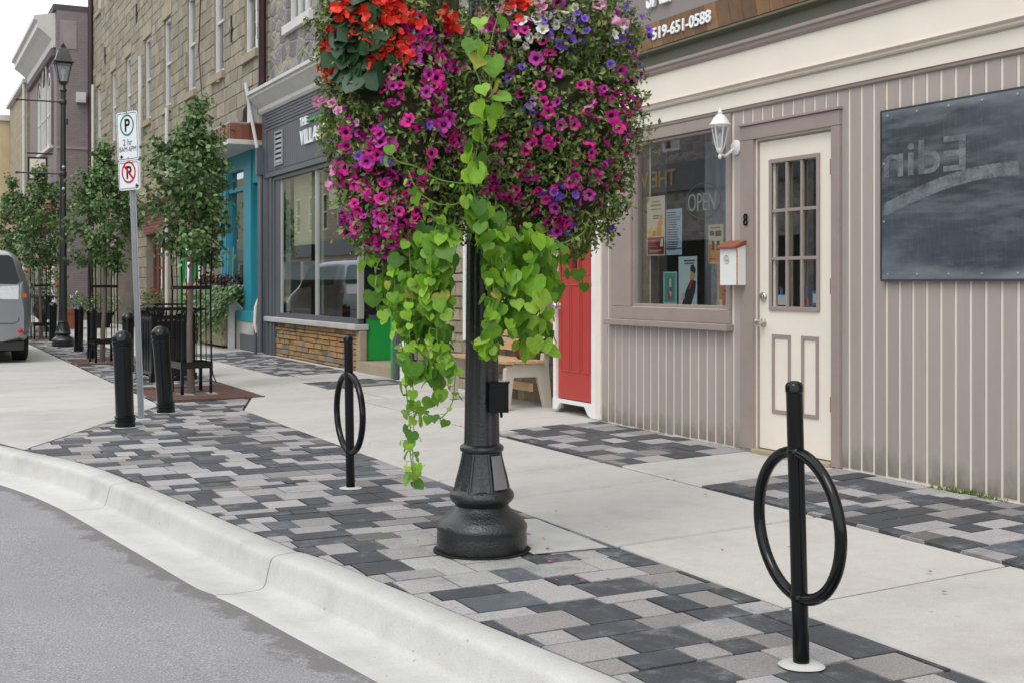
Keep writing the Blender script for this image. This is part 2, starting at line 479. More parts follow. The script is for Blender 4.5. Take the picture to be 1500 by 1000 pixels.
def build_paving():
    ped = lambda x, y: (abs(x-2.45) < .45 and 4.55 < y < 5.9 and R.random() < .55)
    build_pavers('paver_footpath', -4, 9.82, lambda y: K(y)+.004, lambda y: 3.05, lambda x: 0, pale=ped)
    build_pavers('paver_footpath', 9.825, 11.995, Llim, lambda y: 3.05, lambda x: 0)
    build_pavers('paver_footpath', 12.0, 12.78, Llim, Ulim, zg)
    build_pavers('paver_footpath', 12.785, 60, Llim, Ulim, zg, darkbias=.15)
    # concrete walk in slabs
    js = [-4, -2.6, -1.3, 0, 1.25, 2.5, 3.74, 4.97, 6.33, 7.13, 8.35, 9.55, 10.8, 12.0]
    st = []
    for a, b in zip(js, js[1:]):
        st.append([(3.06, a), (4.29, a), (4.29, b), (3.06, b)])
        st.append([(4.30, a), (5.66, a), (5.66, b), (4.30, b)])
    js2 = [12.0, 13.7, 15.0, 16.3, 17.6, 18.9, 20.2, 21.5, 23, 24.5, 26, 28, 30, 33, 36, 40, 45, 50, 60]
    for a, b in zip(js2, js2[1:]):
        x0, x1 = Ulim(a)+.012, Ulim(b)+.012
        st.append([(x0, a), (4.6, a), (4.6, b), (x1, b)])
        st.append([(4.61, a), (5.66, a), (5.66, b), (4.61, b)])
    slabs('concrete_footpath', st, M_conc)
    # concrete parking bay
    st = [[(K(9.9)+.02, 9.93), (.87, 9.93), (Llim(11.2)-.012, 11.2), (K(11.2)+.01, 11.2)],
          [(K(11.2)+.01, 11.2), (Llim(11.2)-.012, 11.2), (Llim(12.79)-.012, 12.79), (K(12.8)+.01, 12.79)]]
    js = [12.8, 15, 17.2, 19.5, 22, 26, 30, 36, 44, 60]
    for a, b in zip(js, js[1:]):
        st.append([(.40, a), (2.43, a), (2.43, b), (.40, b)])
    slabs('parking_bay', st, M_conc)
    zz = lambda x: zg(x)+.004
    build_pavers('paver_strip', 6.93, 9.0, lambda y: 4.31, lambda y: 5.37, zz, darkbias=.45)
    build_pavers('paver_strip', -3.9, 6.03, lambda y: 4.31, lambda y: 5.36, zz, darkbias=.15)
    build_pavers('paver_strip', 13.4, 14.4, lambda y: 4.4, lambda y: 5.42, zz, darkbias=.6)
    build_pavers('paver_strip', 15.5, 21.0, lambda y: 4.42, lambda y: 5.40, zz, darkbias=.4)
    mb = MB()   # mortar pads round posts
    def pad(x, y, r, h=.008):
        n = 22; ph = R.random()*6
        pr = [(r*(1+.12*noise.noise((math.cos(a)*1.5+x, math.sin(a)*1.5, 3))), a) for a in [2*PI*i/n for i in range(n)]]
        o = mb.addv([(x+q*math.cos(a), y+q*math.sin(a), zg(x)+.0045) for q, a in pr]); o2 = mb.addv([(x+q*.6*math.cos(a), y+q*.6*math.sin(a), zg(x)+h) for q, a in pr])
        mb.face(range(o2, o2+n))
        for i in range(n):
            j = (i+1) % n; mb.face((o+i, o+j, o2+j, o2+i))
    pad(2.64, 3.138, .075, .014); pad(2.468, 7.09, .07, .012)
    for x, y in BOLL: pad(x, y, .12, .007)
    pad(2.0, 11.55, .09)
    mb.build('mortar_pads', M_kerb, kind='structure')
    a = MB(); pts = [(2.62, 4.98), (3.0, 4.95), (3.02, 5.72), (2.60, 5.78)]
    a.prism([(x, y, .003) for x, y in pts], (0, 0, .004)); a.build('concrete_patch', M_kerb, kind='structure')
    dk = MB(); dk.lathe([(.226, .002), (.228, .0075), (.2, .008)], 40, c=(2.45, 5.18, 0), mod=lambda a, z: 1+.04*noise.noise((math.cos(a)*3, math.sin(a)*3, 1)))  # flat dark ring: shade of the gap under the lamp base, painted as colour
    dk.build('gap_shade_ring', mat('gap_shade_black', (.012, .011, .009, 1), .95), kind='structure')
    pt = MB(); rr = random.Random(31)
    for i in range(46):
        x, y = (rr.gauss(2.5, .45), rr.gauss(5.0, .8)) if i < 30 else (rr.uniform(2.0, 4.2), rr.uniform(2.8, 9))
        if x < K(y)+.05: continue
        a = rr.random()*6.28; s = rr.uniform(.008, .017); pt.cur = 0 if rr.random() < .55 else 1
        z = zg(x)+.010; pt.poly([(x+s*math.cos(a+q)*(1 if k % 2 else .6), y+s*math.sin(a+q)*(1 if k % 2 else .7), z+rr.uniform(0, .006)) for k, q in enumerate((0, 1.2, 2.4, 3.6, 5.0))])
    pt.build('fallen_petals', [mat('fallen_petal', (.5, .06, .3, 1), .7), mat('withered_bit', (.22, .15, .06, 1), .9)], kind='stuff', label='fallen pink petals and brown leaf bits scattered on the paving', category='petals')
    # opposite pavement
    o = MB(); o.box(-13, -9.2, -20, 90, -.3, -.02); o.build('far_pavement', M_conc, kind='structure')
    # weeds along the wall
    w = MB()
    for i in range(420):
        y = R.gauss(4.95, .12) if R.random() < .6 else R.uniform(2, 9); x = 5.352-abs(R.gauss(0, .012)); h = R.uniform(.008, .05 if abs(y-4.95) < .3 else .016)
        a = R.random()*PI; dx, dy = math.cos(a)*.004, math.sin(a)*.004
        w.poly([(x-dx, y-dy, zg(x)), (x+dx, y+dy, zg(x)), (x+dx+R.uniform(-.02, .01), y+R.uniform(-.02, .02), zg(x)+h)])
    w.build('weeds', island_mat('weed_green', [(0, S(90, 110, 50)), (1, S(120, 150, 70))]), kind='stuff', label='small green weeds sprouting at the foot of the taupe wall', category='weeds')
BOLL = [(1.77, 11.0), (2.32, 12.05), (2.90, 17.78), (2.89, 21.28), (2.96, 23.52), (2.99, 27.92)]
build_ground(); build_paving()
# ================================================================== STREET FURNITURE
def bike_rack(x, y, lean, label):
    t = thing('bike_rack', label, 'bike rack', (x, y, 0), 'black ring bike racks set in the pavers')
    t.rotation_euler = (0, 0, 0)
    H = .93
    p = MB()
    p.T = Matrix.Translation((x, y, 0))
    p.lathe([(.027, 0), (.027, H-.035), (.029, H-.033), (.029, H-.012), (.024, H-.003), (.012, H+.003)], 20)
    p.build('post', M_black, t, smooth=35)
    r = MB(); r.T = Matrix.Translation((x, y, 0)); n = 56
    cz = .462; RR = .238
    r.tube([(0, RR*math.cos(2*PI*i/n), cz+RR*math.sin(2*PI*i/n)) for i in range(n)], .0195, 14, closed=True)
    r.build('ring', M_black, t, smooth=60)
    wl = MB(); wl.T = Matrix.Translation((x, y, 0))
    for s in (-1, 1):
        wl.sphere((0, 0, cz+s*RR), (.030, .034, .026), 14, 8)
    wl.build('weld', M_black, t, smooth=60)
    t.rotation_euler = lean
    return t
bike_rack(2.64, 3.138, (.0, -.030, -.12), 'black ring bike rack nearest the camera, standing alone at the right edge')
bike_rack(2.468, 7.09, (0, -.016, 0), 'smaller looking black ring bike rack farther back, left of the flower lamp post')

# ---- bollards
def bollard_proto():
    t = thing('bollard', '', 'bollard', (0, 0, 0), 'black domed bollards along the parking bay')
    H = .84
    b = MB()
    b.lathe([(.078, .10), (.078, .50), (.080, .64), (.086, .70), (.086, .708), (.081, .712), (.081, .722), (.090, .728), (.090, .738), (.083, .742), (.083, .750)], 28)
    b.build('body', M_boll, t, smooth=35)
    d = MB(); d.lathe([(.088, .748), (.090, .756), (.088, .766), (.080, .788), (.065, .812), (.042, .831), (.018, .840), (.003, .842)], 28)
    d.build('dome', M_boll, t, smooth=60)
    c = MB(); c.lathe([(.086, 0), (.086, .045), (.082, .05), (.082, .056), (.092, .062), (.092, .074), (.084, .08), (.084, .088), (.090, .093), (.090, .1), (.078, .106)], 28)
    c.build('base_collar', M_boll, t, smooth=35)
    return t
bp = bollard_proto()
BL = ['nearest black bollard, just left of the parking sign pole and leaning slightly',
      'second black bollard, right of the parking sign pole in front of the litter bin',
      'black bollard partly hidden behind the parking sign pole beside the litter bin',
      'black bollard in front of the second street tree, its foot in the dark pavers',
      'black bollard between the far lamp post and the second street tree',
      'farthest black bollard, just left of the far lamp post near the silver car']
for i, ((x, y), l) in enumerate(zip(BOLL, BL)):
    o = bp if i == 0 else dup(bp)
    o.location = (x, y, zg(x)); o['label'] = l
    o.rotation_euler = [(0, -.033, 0), (0, -.07, 0), (0, 0, 0), (0, 0, 0), (0, .01, 0), (0, 0, 0)][i]

# ---- lamp posts
def lamp_post(loc, label, baskets):
    t = thing('lamp_post', label, 'street lamp', loc, 'black cast lamp posts')
    x0, y0, z0 = loc; T = Matrix.Translation(loc)
    oct_ = lambda a, z: 1-.035*abs(math.sin(4*a))**.6
    b = MB(); b.T = T
    b.lathe([(.205, -.01), (.212, .004), (.212, .072), (.210, .10), (.213, .106), (.213, .122), (.205, .132), (.196, .146), (.186, .157), (.158, .178), (.136, .196), (.124, .213)], 48)
    b.build('base_drum', M_cast, t, smooth=40)
    b = MB(); b.T = T
    b.lathe([(.124, .213), (.128, .222), (.140, .232), (.150, .246), (.153, .258), (.150, .27), (.144, .279), (.138, .286), (.134, .292), (.121, .345), (.108, .39), (.098, .43), (.093, .462)], 64, mod=lambda a, z: 1-.05*(.292 <= z)*abs(math.sin(4*a))**1.5)
    b.build('base_bell', M_cast, t, smooth=40)
    rb = MB(); rb.T = T   # raised ribs on the bell
    for k in range(8):
        a = math.radians(-95)+k*PI/4
        pts = [(r*math.cos(a), r*math.sin(a), z) for r, z in ((.134, .285), (.120, .345), (.107, .39), (.097, .43), (.091, .462))]
        rb.tube(pts, .0075, 6)
    rb.build('rib', M_cast, t, smooth=50)
    c = MB(); c.T = T
    c.lathe([(.093, .462), (.101, .468), (.104, .479), (.101, .49), (.092, .496), (.085, .5)], 36)
    c.build('collar', M_cast, t, smooth=50)
    H = 5.05
    s = MB(); s.T = T
    zs = [.498, .52, .70, 1.0, 1.5, 2.2, 3.0, 4.0, H]
    rs = [.084, .083, .080, .076, .071, .066, .061, .055, .05]
    s.lathe(list(zip(rs, zs)), 64, mod=lambda a, z: 1 if z < .51 else 1-.075*max(0, math.cos(8*a))**2)
    s.build('shaft', M_cast, t, smooth=50)
    # lantern
    l = MB(); l.T = T
    l.lathe([(.05, H), (.075, H+.02), (.075, H+.05), (.055, H+.07), (.05, H+.14), (.09, H+.18), (.11, H+.2)], 24)
    l.build('fitter', M_cast, t, smooth=45)
    fr = MB(); fr.T = T
    zb, zt, rb_, rt = H+.2, H+.56, .11, .21
    for k in range(4):
        a = PI/4+k*PI/2; a2 = a+PI/2
        fr.tube([(rb_*math.cos(a), rb_*math.sin(a), zb), (rt*math.cos(a), rt*math.sin(a), zt)], .012, 6)
        fr.tube([(rt*math.cos(a), rt*math.sin(a), zt), (rt*math.cos(a2), rt*math.sin(a2), zt)], .012, 6)
        fr.tube([(rb_*math.cos(a), rb_*math.sin(a), zb), (rb_*math.cos(a2), rb_*math.sin(a2), zb)], .012, 6)
    fr.build('lantern_frame', M_cast, t, smooth=40)
    g = MB(); g.T = T
    for k in range(4):
        a = PI/4+k*PI/2; a2 = a+PI/2
        g.poly([(rb_*math.cos(a), rb_*math.sin(a), zb), (rb_*math.cos(a2), rb_*math.sin(a2), zb), (rt*math.cos(a2), rt*math.sin(a2), zt), (rt*math.cos(a), rt*math.sin(a), zt)])
    g.build('lantern_glass', MATS['lamp_glass'], t)
    bu = MB(); bu.T = T; bu.sphere((0, 0, zb+.2), (.045, .045, .08), 12, 8); bu.lathe([(.02, zb), (.02, zb+.13)], 10)
    bu.build('bulb', M_white, t, smooth=60)
    rf = MB(); rf.T = T
    rf.lathe([(.265, zt+.012), (.275, zt+.03), (.225, zt+.06), (.13, zt+.27), (.085, zt+.30), (.08, zt+.33), (.04, zt+.345)], 4, ph=PI/4)
    rf.lathe([(.05, zt+.34), (.055, zt+.36), (.03, zt+.375), (.035, zt+.39), (.012, zt+.42), (.004, zt+.45)], 14)
    rf.build('lantern_roof', M_cast, t, smooth=30)
    if baskets:
        ar = MB(); ar.T = T
        for s_ in (-1, 1):
            pts = [(s_*.05, 0, 3.2), (s_*.2, 0, 3.36), (s_*.33, 0, 3.36), (s_*.40, 0, 3.30), (s_*.42, 0, 3.24)]
            ar.tube(pts, .014, 8); ar.tube([(s_*.05, 0, 3.02), (s_*.2, 0, 3.12), (s_*.3, 0, 3.34)], .01, 8)
        ar.lathe([(.07, 2.98), (.08, 3.0), (.08, 3.24), (.07, 3.26)], 20)
        ar.build('basket_bracket', M_cast, t, smooth=45)
        jb = MB()
        jb.T = T @ Matrix.Rotation(math.radians(-26), 4, 'Z')
        jb.box(.035, .125, -.105, -.045, .655, .79); jb.box(.03, .13, -.11, -.04, .79, .798)
        jb.box(.05, .11, -.108, -.105, .67, .775)
        jb.tube([(.09, -.07, .657), (.092, -.07, .63)], .008, 6)
        jb.build('junction_box', M_black, t, bevel=.004)
        # polished access panel on the bell
        pn = MB(); pn.T = T
        a0, a1 = math.radians(-90), math.radians(-55)
        prof = [(.131, .30), (.121, .35), (.110, .39), (.101, .43), (.096, .452)]
        n = 5; rings = []
        for r, z in prof:
            rings.append(pn.addv([((r+.006)*math.cos(a0+(a1-a0)*i/n), (r+.006)*math.sin(a0+(a1-a0)*i/n), z) for i in range(n+1)]))
        for q0, q1 in zip(rings, rings[1:]):
            for i in range(n): pn.face((q0+i, q0+i+1, q1+i+1, q1+i))
        pn.build('access_panel', mat('worn_grey_panel', (.30, .31, .31, 1), .3, .15, 3, 50, .05, metal=.4), t, smooth=60)
    else:
        ar = MB(); ar.T = T
        for z in (3.42, 4.85):
            ar.tube([(-.03, 0, z), (-.85, 0, z+.0)], .016, 8); ar.sphere((-.86, 0, z), .03, 8, 6)
            ar.lathe([(.062, z-.05), (.072, z-.04), (.072, z+.04), (.062, z+.05)], 16)
        ar.build('banner_arm', M_cast, t, smooth=50)
        fx_ = MB(); fx_.T = T
        for z in (3.55, 3.12): fx_.sphere((.0, -.075, z), .035, 8, 6)
        fx_.build('bolt_cap', M_steel, t, smooth=50)
        fx2 = MB(); fx2.T = T; fx2.box(.03, .11, -.09, -.02, 1.60, 1.72); fx2.box(.03, .09, -.08, -.02, 4.4, 4.52)
        fx2.build('outlet_box', M_cast, t, bevel=.006)
    return t
m, nt, b = newmat('lamp_glass'); nt.nodes.remove(b)
t_ = nt.nodes.new('ShaderNodeBsdfTransparent'); t_.inputs[0].default_value = (.75, .78, .8, 1)
g_ = nt.nodes.new('ShaderNodeBsdfDiffuse'); g_.inputs[0].default_value = (.7, .72, .75, 1)
mx_ = nt.nodes.new('ShaderNodeMixShader'); mx_.inputs[0].default_value = .22
nt.links.new(t_.outputs[0], mx_.inputs[1]); nt.links.new(g_.outputs[0], mx_.inputs[2]); nt.links.new(mx_.outputs[0], nt.nodes[0].inputs[0])
LX, LY = 2.45, 5.18
lamp_post((LX, LY, 0), 'large black cast lamp post in the foreground carrying the flower baskets', True)
lamp_post((2.94, 25.7, 0), 'tall distant black lamp post with glass lantern, beside the silver car', False)
# weight of a post: slim far lamp keeps the same casting

# ---- parking sign
def parking_sign():
    x, y = 2.0, 11.55
    t = thing('parking_sign', 'parking and no parking plates on a thin galvanised pole behind the nearest bollard', 'street sign', (x, y, 0))
    p = MB(); p.T = Matrix.Translation((x, y, 0))
    # U channel post
    pr = [(-.028, .0), (-.02, .0), (-.016, .022), (.016, .022), (.02, 0), (.028, 0), (.028, -.003), (.018, -.003), (.014, .019), (-.014, .019), (-.018, -.003), (-.028, -.003)]
    p.prism([(a, b, 0) for a, b in pr], (0, 0, 2.86))
    for z in [2.3, 2.1, 1.9]: p.box(-.004, .004, -.006, .02, z, z+.008)
    o = p.build('pole', M_steel, t)
    a = math.radians(-62)
    F = Matrix.Translation((x, y, 0)) @ Matrix.Rotation(a, 4, 'Z') @ Matrix(((1, 0, 0, 0), (0, 0, -1, -.034), (0, 1, 0, 0), (0, 0, 0, 1)))
    grn = mat('sign_green', S(0, 130, 95), .4, .05); rd = mat('sign_red', S(200, 25, 35), .4, .05); bk = mat('sign_black', (.01, .01, .012, 1), .4, .1)
    wt = mat('sign_white', S(228, 234, 238, 1.0), .35, .03)
    def rrect(w, h, r, cx, cy, z, n=5):
        out = []
        for (sx, sy, a0) in ((1, -1, -PI/2), (1, 1, 0), (-1, 1, PI/2), (-1, -1, PI)):
            for i in range(n+1):
                q = a0+PI/2*i/n; out.append((cx+sx*(w/2-r)+r*math.cos(q), cy+sy*(h/2-r)+r*math.sin(q), z))
        return out
    def ringf(mb, cx, cy, ro, ri, z, n=36):
        o = mb.addv([(cx+ro*math.cos(2*PI*i/n), cy+ro*math.sin(2*PI*i/n), z) for i in range(n)]); q = mb.addv([(cx+ri*math.cos(2*PI*i/n), cy+ri*math.sin(2*PI*i/n), z) for i in range(n)])
        for i in range(n):
            j = (i+1) % n; mb.face((o+i, o+j, q+j, q+i))
    def border(mb, w, h, r, cx, cy, z, th):
        a_ = rrect(w, h, r, cx, cy, z); b_ = rrect(w-2*th, h-2*th, r-th, cx, cy, z); n = len(a_)
        o = mb.addv(a_); q = mb.addv(b_)
        for i in range(n):
            j = (i+1) % n; mb.face((o+i, o+j, q+j, q+i))
    def arrow(mb, cx, cy, s, z, d):
        mb.poly([(cx-d*s, cy, z), (cx+d*s*.1, cy+s*.75, z), (cx+d*s*.1, cy+s*.22, z), (cx+d*s*.6, cy+s*.22, z), (cx+d*s*.6, cy-s*.22, z), (cx+d*s*.1, cy-s*.22, z), (cx+d*s*.1, cy-s*.75, z)])
    W = .30
    # upper plate z 2.37..2.82 ; lower 2.10..2.37
    for nm, zc, h in (('parking_plate', 2.595, .45), ('no_parking_plate', 2.235, .27)):
        pl = MB(); pl.T = F; pl.prism(rrect(W, h-.006, .03, 0, zc, -.002), (0, 0, .004))
        pb = pl.build(nm, wt, t)
        k = MB(); k.T = F; z = .0035
        border(k, W-.02, h-.03, .024, 0, zc, z, .005)
        if nm == 'parking_plate':

            v_, f_ = textpolys('P', size=.16, bold=.004, align='CENTER', extrude=0); k.add(v_, f_, Matrix.Translation((0, zc+.045, z)))
            v_, f_ = textpolys('2 hr', size=.085, align='CENTER', extrude=0, sx=.95); k.add(v_, f_, Matrix.Translation((0, zc-.085, z)))
            v_, f_ = textpolys('8AM-6PM', size=.068, align='CENTER', extrude=0, sx=.9); k.add(v_, f_, Matrix.Translation((0, zc-.142, z)))
            arrow(k, -.09, zc-.185, .03, z, 1)
            for hz in (zc+.215, zc-.2): k.add([(-.006, -.006, .0), (.006, -.006, 0), (.006, .006, 0), (-.006, .006, 0)], [(0, 1, 2, 3)], Matrix.Translation((0, hz, z)))
        else:
            v_, f_ = textpolys('P', size=.16, bold=.004, align='CENTER', extrude=0); k.add(v_, f_, Matrix.Translation((0, zc-.025, z)))
            arrow(k, .105, zc-.098, .03, z, -1)
        k.build('lettering', bk, pb)
        c = MB(); c.T = F
        if nm == 'parking_plate':
            ringf(c, 0, zc+.10, .098, .082, z+.001); c.build('ring', grn, pb)
        else:
            cy = zc+.03; ringf(c, 0, cy, .10, .083, z+.001)
            q = .064; w = .008
            c.poly([(-q-w, cy+q-w, z+.0015), (-q+w, cy+q+w, z+.0015), (q+w, cy-q+w, z+.0015), (q-w, cy-q-w, z+.0015)]); c.build('ring', rd, pb)
    t.rotation_euler = (0, -.036, 0)
parking_sign()

# ---- litter bin
def litter_bin(x, y):
    z0 = zg(x)
    t = thing('litter_bin', 'square black slatted litter bin with flared rim behind the second bollard', 'litter bin', (x, y, z0))
    T = Matrix.Translation((x, y, z0)) @ Matrix.Rotation(math.radians(8), 4, 'Z')
    w = .27; s = MB(); s.T = T
    for k in range(4):
        Rm = T @ Matrix.Rotation(k*PI/2, 4, 'Z'); s.T = Rm
        for i in range(8):
            a = -w+.045+i*(2*w-.09)/7
            s.box(a-.014, a+.014, -w-.004, -w+.004, .10, .80)
            s.tube([(a, -w, .80), (a*1.06, -w-.012, .85), (a*1.2, -w-.07, .90), (a*1.28, -w-.11, .905)], .009, 5)
        s.box(-w, w, -w-.008, -w+.006, .78, .82); s.box(-w, w, -w-.008, -w+.006, .09, .13)
    s.build('slat_panel', M_boll, t)
    for k in range(4):
        c = MB(); c.T = T @ Matrix.Rotation(k*PI/2, 4, 'Z'); c.box(-w-.02, -w+.03, -w-.02, -w+.03, 0, .84); c.box(-w-.035, -w+.04, -w-.035, -w+.04, 0, .10)
        c.build('corner_post', M_boll, t, bevel=.006)
    b = MB(); b.T = T; b.box(-w+.012, w-.012, -w+.012, w-.012, .06, .76); b.build('liner', M_dark, t)
    r = MB()
    for k in range(4):
        r.T = T @ Matrix.Rotation(k*PI/2, 4, 'Z'); r.box(-w-.12, w+.12, -w-.125, -w-.085, .90, .925); r.box(-.22, .22, -.24, -.13, .965, .985)
        r.tube([(-.2, -.23, .97), (-w-.05, -w-.06, .91)], .008, 5)
    r.build('rim', M_boll, t)
litter_bin(3.12, 16.2)

# ---- tree grates
def grate(y0, y1, x0, x1, label):
    mb = MB(); n = 26
    zc = .006
    cx, cy = (x0+x1)/2, (y0+y1)/2
    mb.box(x0, x1, y0, y0+.03, zg(x0), zg(x1)+zc+.004); mb.box(x0, x1, y1-.03, y1, zg(x0), zg(x1)+zc+.004)
    for i in range(n):
        a = x0+(x1-x0)*(i+.2)/n; bb = x0+(x1-x0)*(i+.8)/n
        for (ya, yb) in ((y0+.03, cy-.22), (cy+.22, y1-.03)) if abs((a+bb)/2-cx) < .2 else ((y0+.03, y1-.03),):
            mb.box(a, bb, ya, yb, zg(a)-.004, zg(bb)+zc+.003)
    return mb.build('tree_grate', M_rust, label=label, category='tree grate', group='rusty tree grates')
grate(13.1, 14.75, 2.46, 3.58, 'rusty iron grate around the nearest street tree behind the bollards')
grate(19.6, 20.95, 2.46, 3.4, 'rusty iron grate around the second street tree')
grate(28.9, 30.2, 2.46, 3.4, 'rusty iron grate at the foot of the far tree beside the car')

# ---- trees
M_bark = mat('young_bark', S(126, 114, 104, .7), .85, .25, 9, 40, .5, stretch=(1, 1, .3))
M_leaf = island_mat('tree_leaf', [(0, (.05, .10, .032, 1)), (.35, (.10, .185, .055, 1)), (.75, (.16, .28, .085, 1)), (1, (.29, .41, .18, 1))], .42, trans=.22, spec=.5)
LEAF_V = [(0, 0, 0), (.32, .25, .05), (.36, .55, .06), (0, 1, -.05), (-.36, .55, .06), (-.32, .25, .05), (0, .5, -.03)]
LEAF_F = [(0, 1, 6), (1, 2, 6), (2, 3, 6), (3, 4, 6), (4, 5, 6), (5, 0, 6)]
def rot_from(d, nrm):
    d = Vector(d).normalized(); n = Vector(nrm); n = (n-d*n.dot(d))
    if n.length < 1e-3: n = d.orthogonal()
    n.normalize(); x = d.cross(n)
    return Matrix(((x.x, d.x, n.x, 0), (x.y, d.y, n.y, 0), (x.z, d.z, n.z, 0), (0, 0, 0, 1)))
def rv(rr): return Vector((rr.gauss(0, 1), rr.gauss(0, 1), rr.gauss(0, 1)))
def street_tree(x, y, zb, zt, w, label, seed, nl=3400, ls=.062):
    rr = random.Random(seed); z0 = zg(x)
    t = thing('street_tree', label, 'tree', (x, y, z0), 'young street trees in grates')
    tr = MB()
    H = zt-z0-.3
    pts = []; rad = []
    for i in range(9):
        f = i/8; pts.append((x+.02*math.sin(f*7+seed), y+.02*math.cos(f*5), z0+f*H)); rad.append(.034*(1-f)+.008)
    rad[0] = .045
    tr.tube(pts, rad, 9)
    tr.build('trunk', M_bark, t, smooth=60)
    lb = MB(); tips = []
    nb = 30
    for i in range(nb):
        f = (i+.5)/nb; zz = zb-.12+f*(zt-zb)*.86; a = i*2.4+rr.random()
        prof = math.sin(min(1, (f*.92+.13))*PI)**.65
        L = w/2*prof*rr.choice([.55, .8, .95, 1.05, 1.22])
        p0 = Vector((x, y, zz)); p2 = p0+Vector((math.cos(a)*L, math.sin(a)*L, L*rr.uniform(.45, .9))); p1 = (p0+p2)/2+Vector((0, 0, -.05))
        lb.tube([p0, p1, p2], [.011, .008, .003], 5); tips.append((p0, p1, p2))
        for j in range(2):
            q = p1+rv(rr)*.08; q2 = q+Vector((math.cos(a+rr.uniform(-1, 1))*L*.5, math.sin(a+rr.uniform(-1, 1))*L*.5, .1))
            lb.tube([p1, q2], [.005, .002], 4); tips.append((p1, q, q2))
    for j in range(5):   # leaders
        q = Vector((x, y, zt-.4)); e = q+Vector((rr.uniform(-.16, .16), rr.uniform(-.16, .16), rr.uniform(.25, .42))); lb.tube([q, e], [.008, .002], 4); tips.append((q, (q+e)/2, e))
    lb.build('limb', M_bark, t, smooth=60)
    lf = MB()
    for i in range(nl):
        p0, p1, p2 = tips[int(len(tips)*rr.random()**1.0)] if i % 3 else rr.choice(tips[::3]); f = rr.random()**.5
        p = (p0*(1-f)**2+p1*2*f*(1-f)+p2*f*f)+rv(rr)*rr.choice([.03, .05, .075])
        out = Vector((p.x-x, p.y-y, 0)); out = out.normalized() if out.length > .01 else Vector((1, 0, 0))
        d = out*.5+rv(rr)*.55+Vector((0, 0, -.5)); n = out*.6+Vector((0, 0, .8))+rv(rr)*.45
        s = ls*rr.uniform(.7, 1.25)
        lf.add(LEAF_V, LEAF_F, Matrix.Translation(p) @ rot_from(d, n) @ Matrix.Scale(s, 4))
    lf.build('crown', M_leaf, t)
    return t
street_tree(3.0, 14.1, 1.58, 3.38, .94, 'nearest young street tree, right of the parking sign, in a black cage', 3, 6500, .062)
street_tree(2.93, 20.27, 1.55, 3.55, 1.15, 'second young street tree, left of the parking sign', 5, 5500, .066)
street_tree(2.88, 29.4, 1.7, 3.95, 1.5, 'third street tree, seen left of the far lamp post', 8, 5000, .075)
street_tree(2.9, 36.8, 1.7, 4.25, 1.7, 'farthest street tree above the roof of the silver car', 11, 4500, .08)

def tree_guard(x, y, label, seed):
    rr = random.Random(seed); z0 = zg(x)
    t = thing('tree_guard', label, 'tree guard', (x, y, z0), 'black metal tree guards')
    T = Matrix.Translation((x, y, z0)) @ Matrix.Rotation(.12, 4, 'Z'); w = .17
    b = MB(); b.T = T
    for i, (sx, sy) in enumerate([(-1, -1), (1, -1), (1, 1), (-1, 1), (0, -1), (0, 1), (-1, 0), (1, 0)]):
        r = .011 if i < 4 else .006
        fl = 1.0
        pts = [(sx*w, sy*w, .30), (sx*w*1.02, sy*w*1.02, .34), (sx*w*.97, sy*w*.97, 1.2), (sx*w*1.05, sy*w*1.05, 1.62)]
        b.tube(pts, r, 5)
    b.build('bar', M_boll, t, smooth=50)
    for z, h, q in ((.29, .075, w+.012), (1.18, .04, w+.004)):
        g = MB()
        for k in range(4):
            g.T = T @ Matrix.Rotation(k*PI/2, 4, 'Z'); g.box(-q, q, -q-.004, -q+.004, z, z+h)
        g.build('band', M_boll, t)
    for k in range(4):
        l = MB(); l.T = T @ Matrix.Rotation(k*PI/2, 4, 'Z')
        l.box(-w-.01, -w+.022, -w-.01, -w-.002, 0, .32); l.box(-w-.01, -w-.002, -w-.01, -w+.022, 0, .32)
        l.build('leg', M_boll, t)
        l = MB(); l.T = T @ Matrix.Rotation(k*PI/2, 4, 'Z'); l.tube([(w+.005, -w, .33), (w+.02, -w, .22), (w+.06, -w, .12)], .007, 5); l.build('splayed_rod', M_boll, t)
tree_guard(3.0, 14.1, 'black metal cage around the trunk of the nearest street tree', 1)
tree_guard(2.93, 20.27, 'black metal cage around the trunk of the second street tree', 2)
tree_guard(2.88, 29.4, 'black metal cage around the far tree between car and lamp post', 3)

# ---- pots and urn by the walls
M_terra = mat('terracotta', S(190, 110, 85, .8), .8, .1, 6, 50, .1)
def pot_plant(x, y, r, h, ph, pw, label, pm, flower=None, fc=None, seed=1, name='potted_plant', n=380, ls=.06, z0=None):
    rr = random.Random(seed); z0 = zg(x) if z0 is None else z0
    t = thing(name, label, 'potted plant', (x, y, z0))
    p = MB(); p.T = Matrix.Translation((x, y, z0))
    p.lathe([(r*.65, 0), (r*.95, h*.85), (r*1.08, h*.86), (r*1.08, h), (r*.92, h), (r*.9, h*.9)], 20); p.build('pot', pm, t, smooth=35)
    f = MB(); f.T = None
    for i in range(n):
        d = rv(rr).normalized(); q = rr.random()**.4
        c = Vector((x+d.x*pw*q, y+d.y*pw*q, z0+h+ph*.45+d.z*ph*.55*q))
        f.add(LEAF_V, LEAF_F, Matrix.Translation(c) @ rot_from(d+rv(rr)*.5, Vector((0, 0, 1))+rv(rr)*.5) @ Matrix.Scale(ls*rr.uniform(.7, 1.3), 4))
    f.build('foliage', M_leaf, t)
    if flower:
        g = MB()
        for i in range(flower):
            d = rv(rr).normalized(); d.z = abs(d.z)
            c = Vector((x+d.x*pw, y+d.y*pw, z0+h+ph*.5+d.z*ph*.6))
            for k in range(7): g.sphere(c+rv(rr)*.018, .02, 6, 4)
        g.build('blossom', fc, t, smooth=60)
    return t
M_bred = mat('red_blossom', (.72, .03, .022, 1), .5, .15, 20, 60, 0)
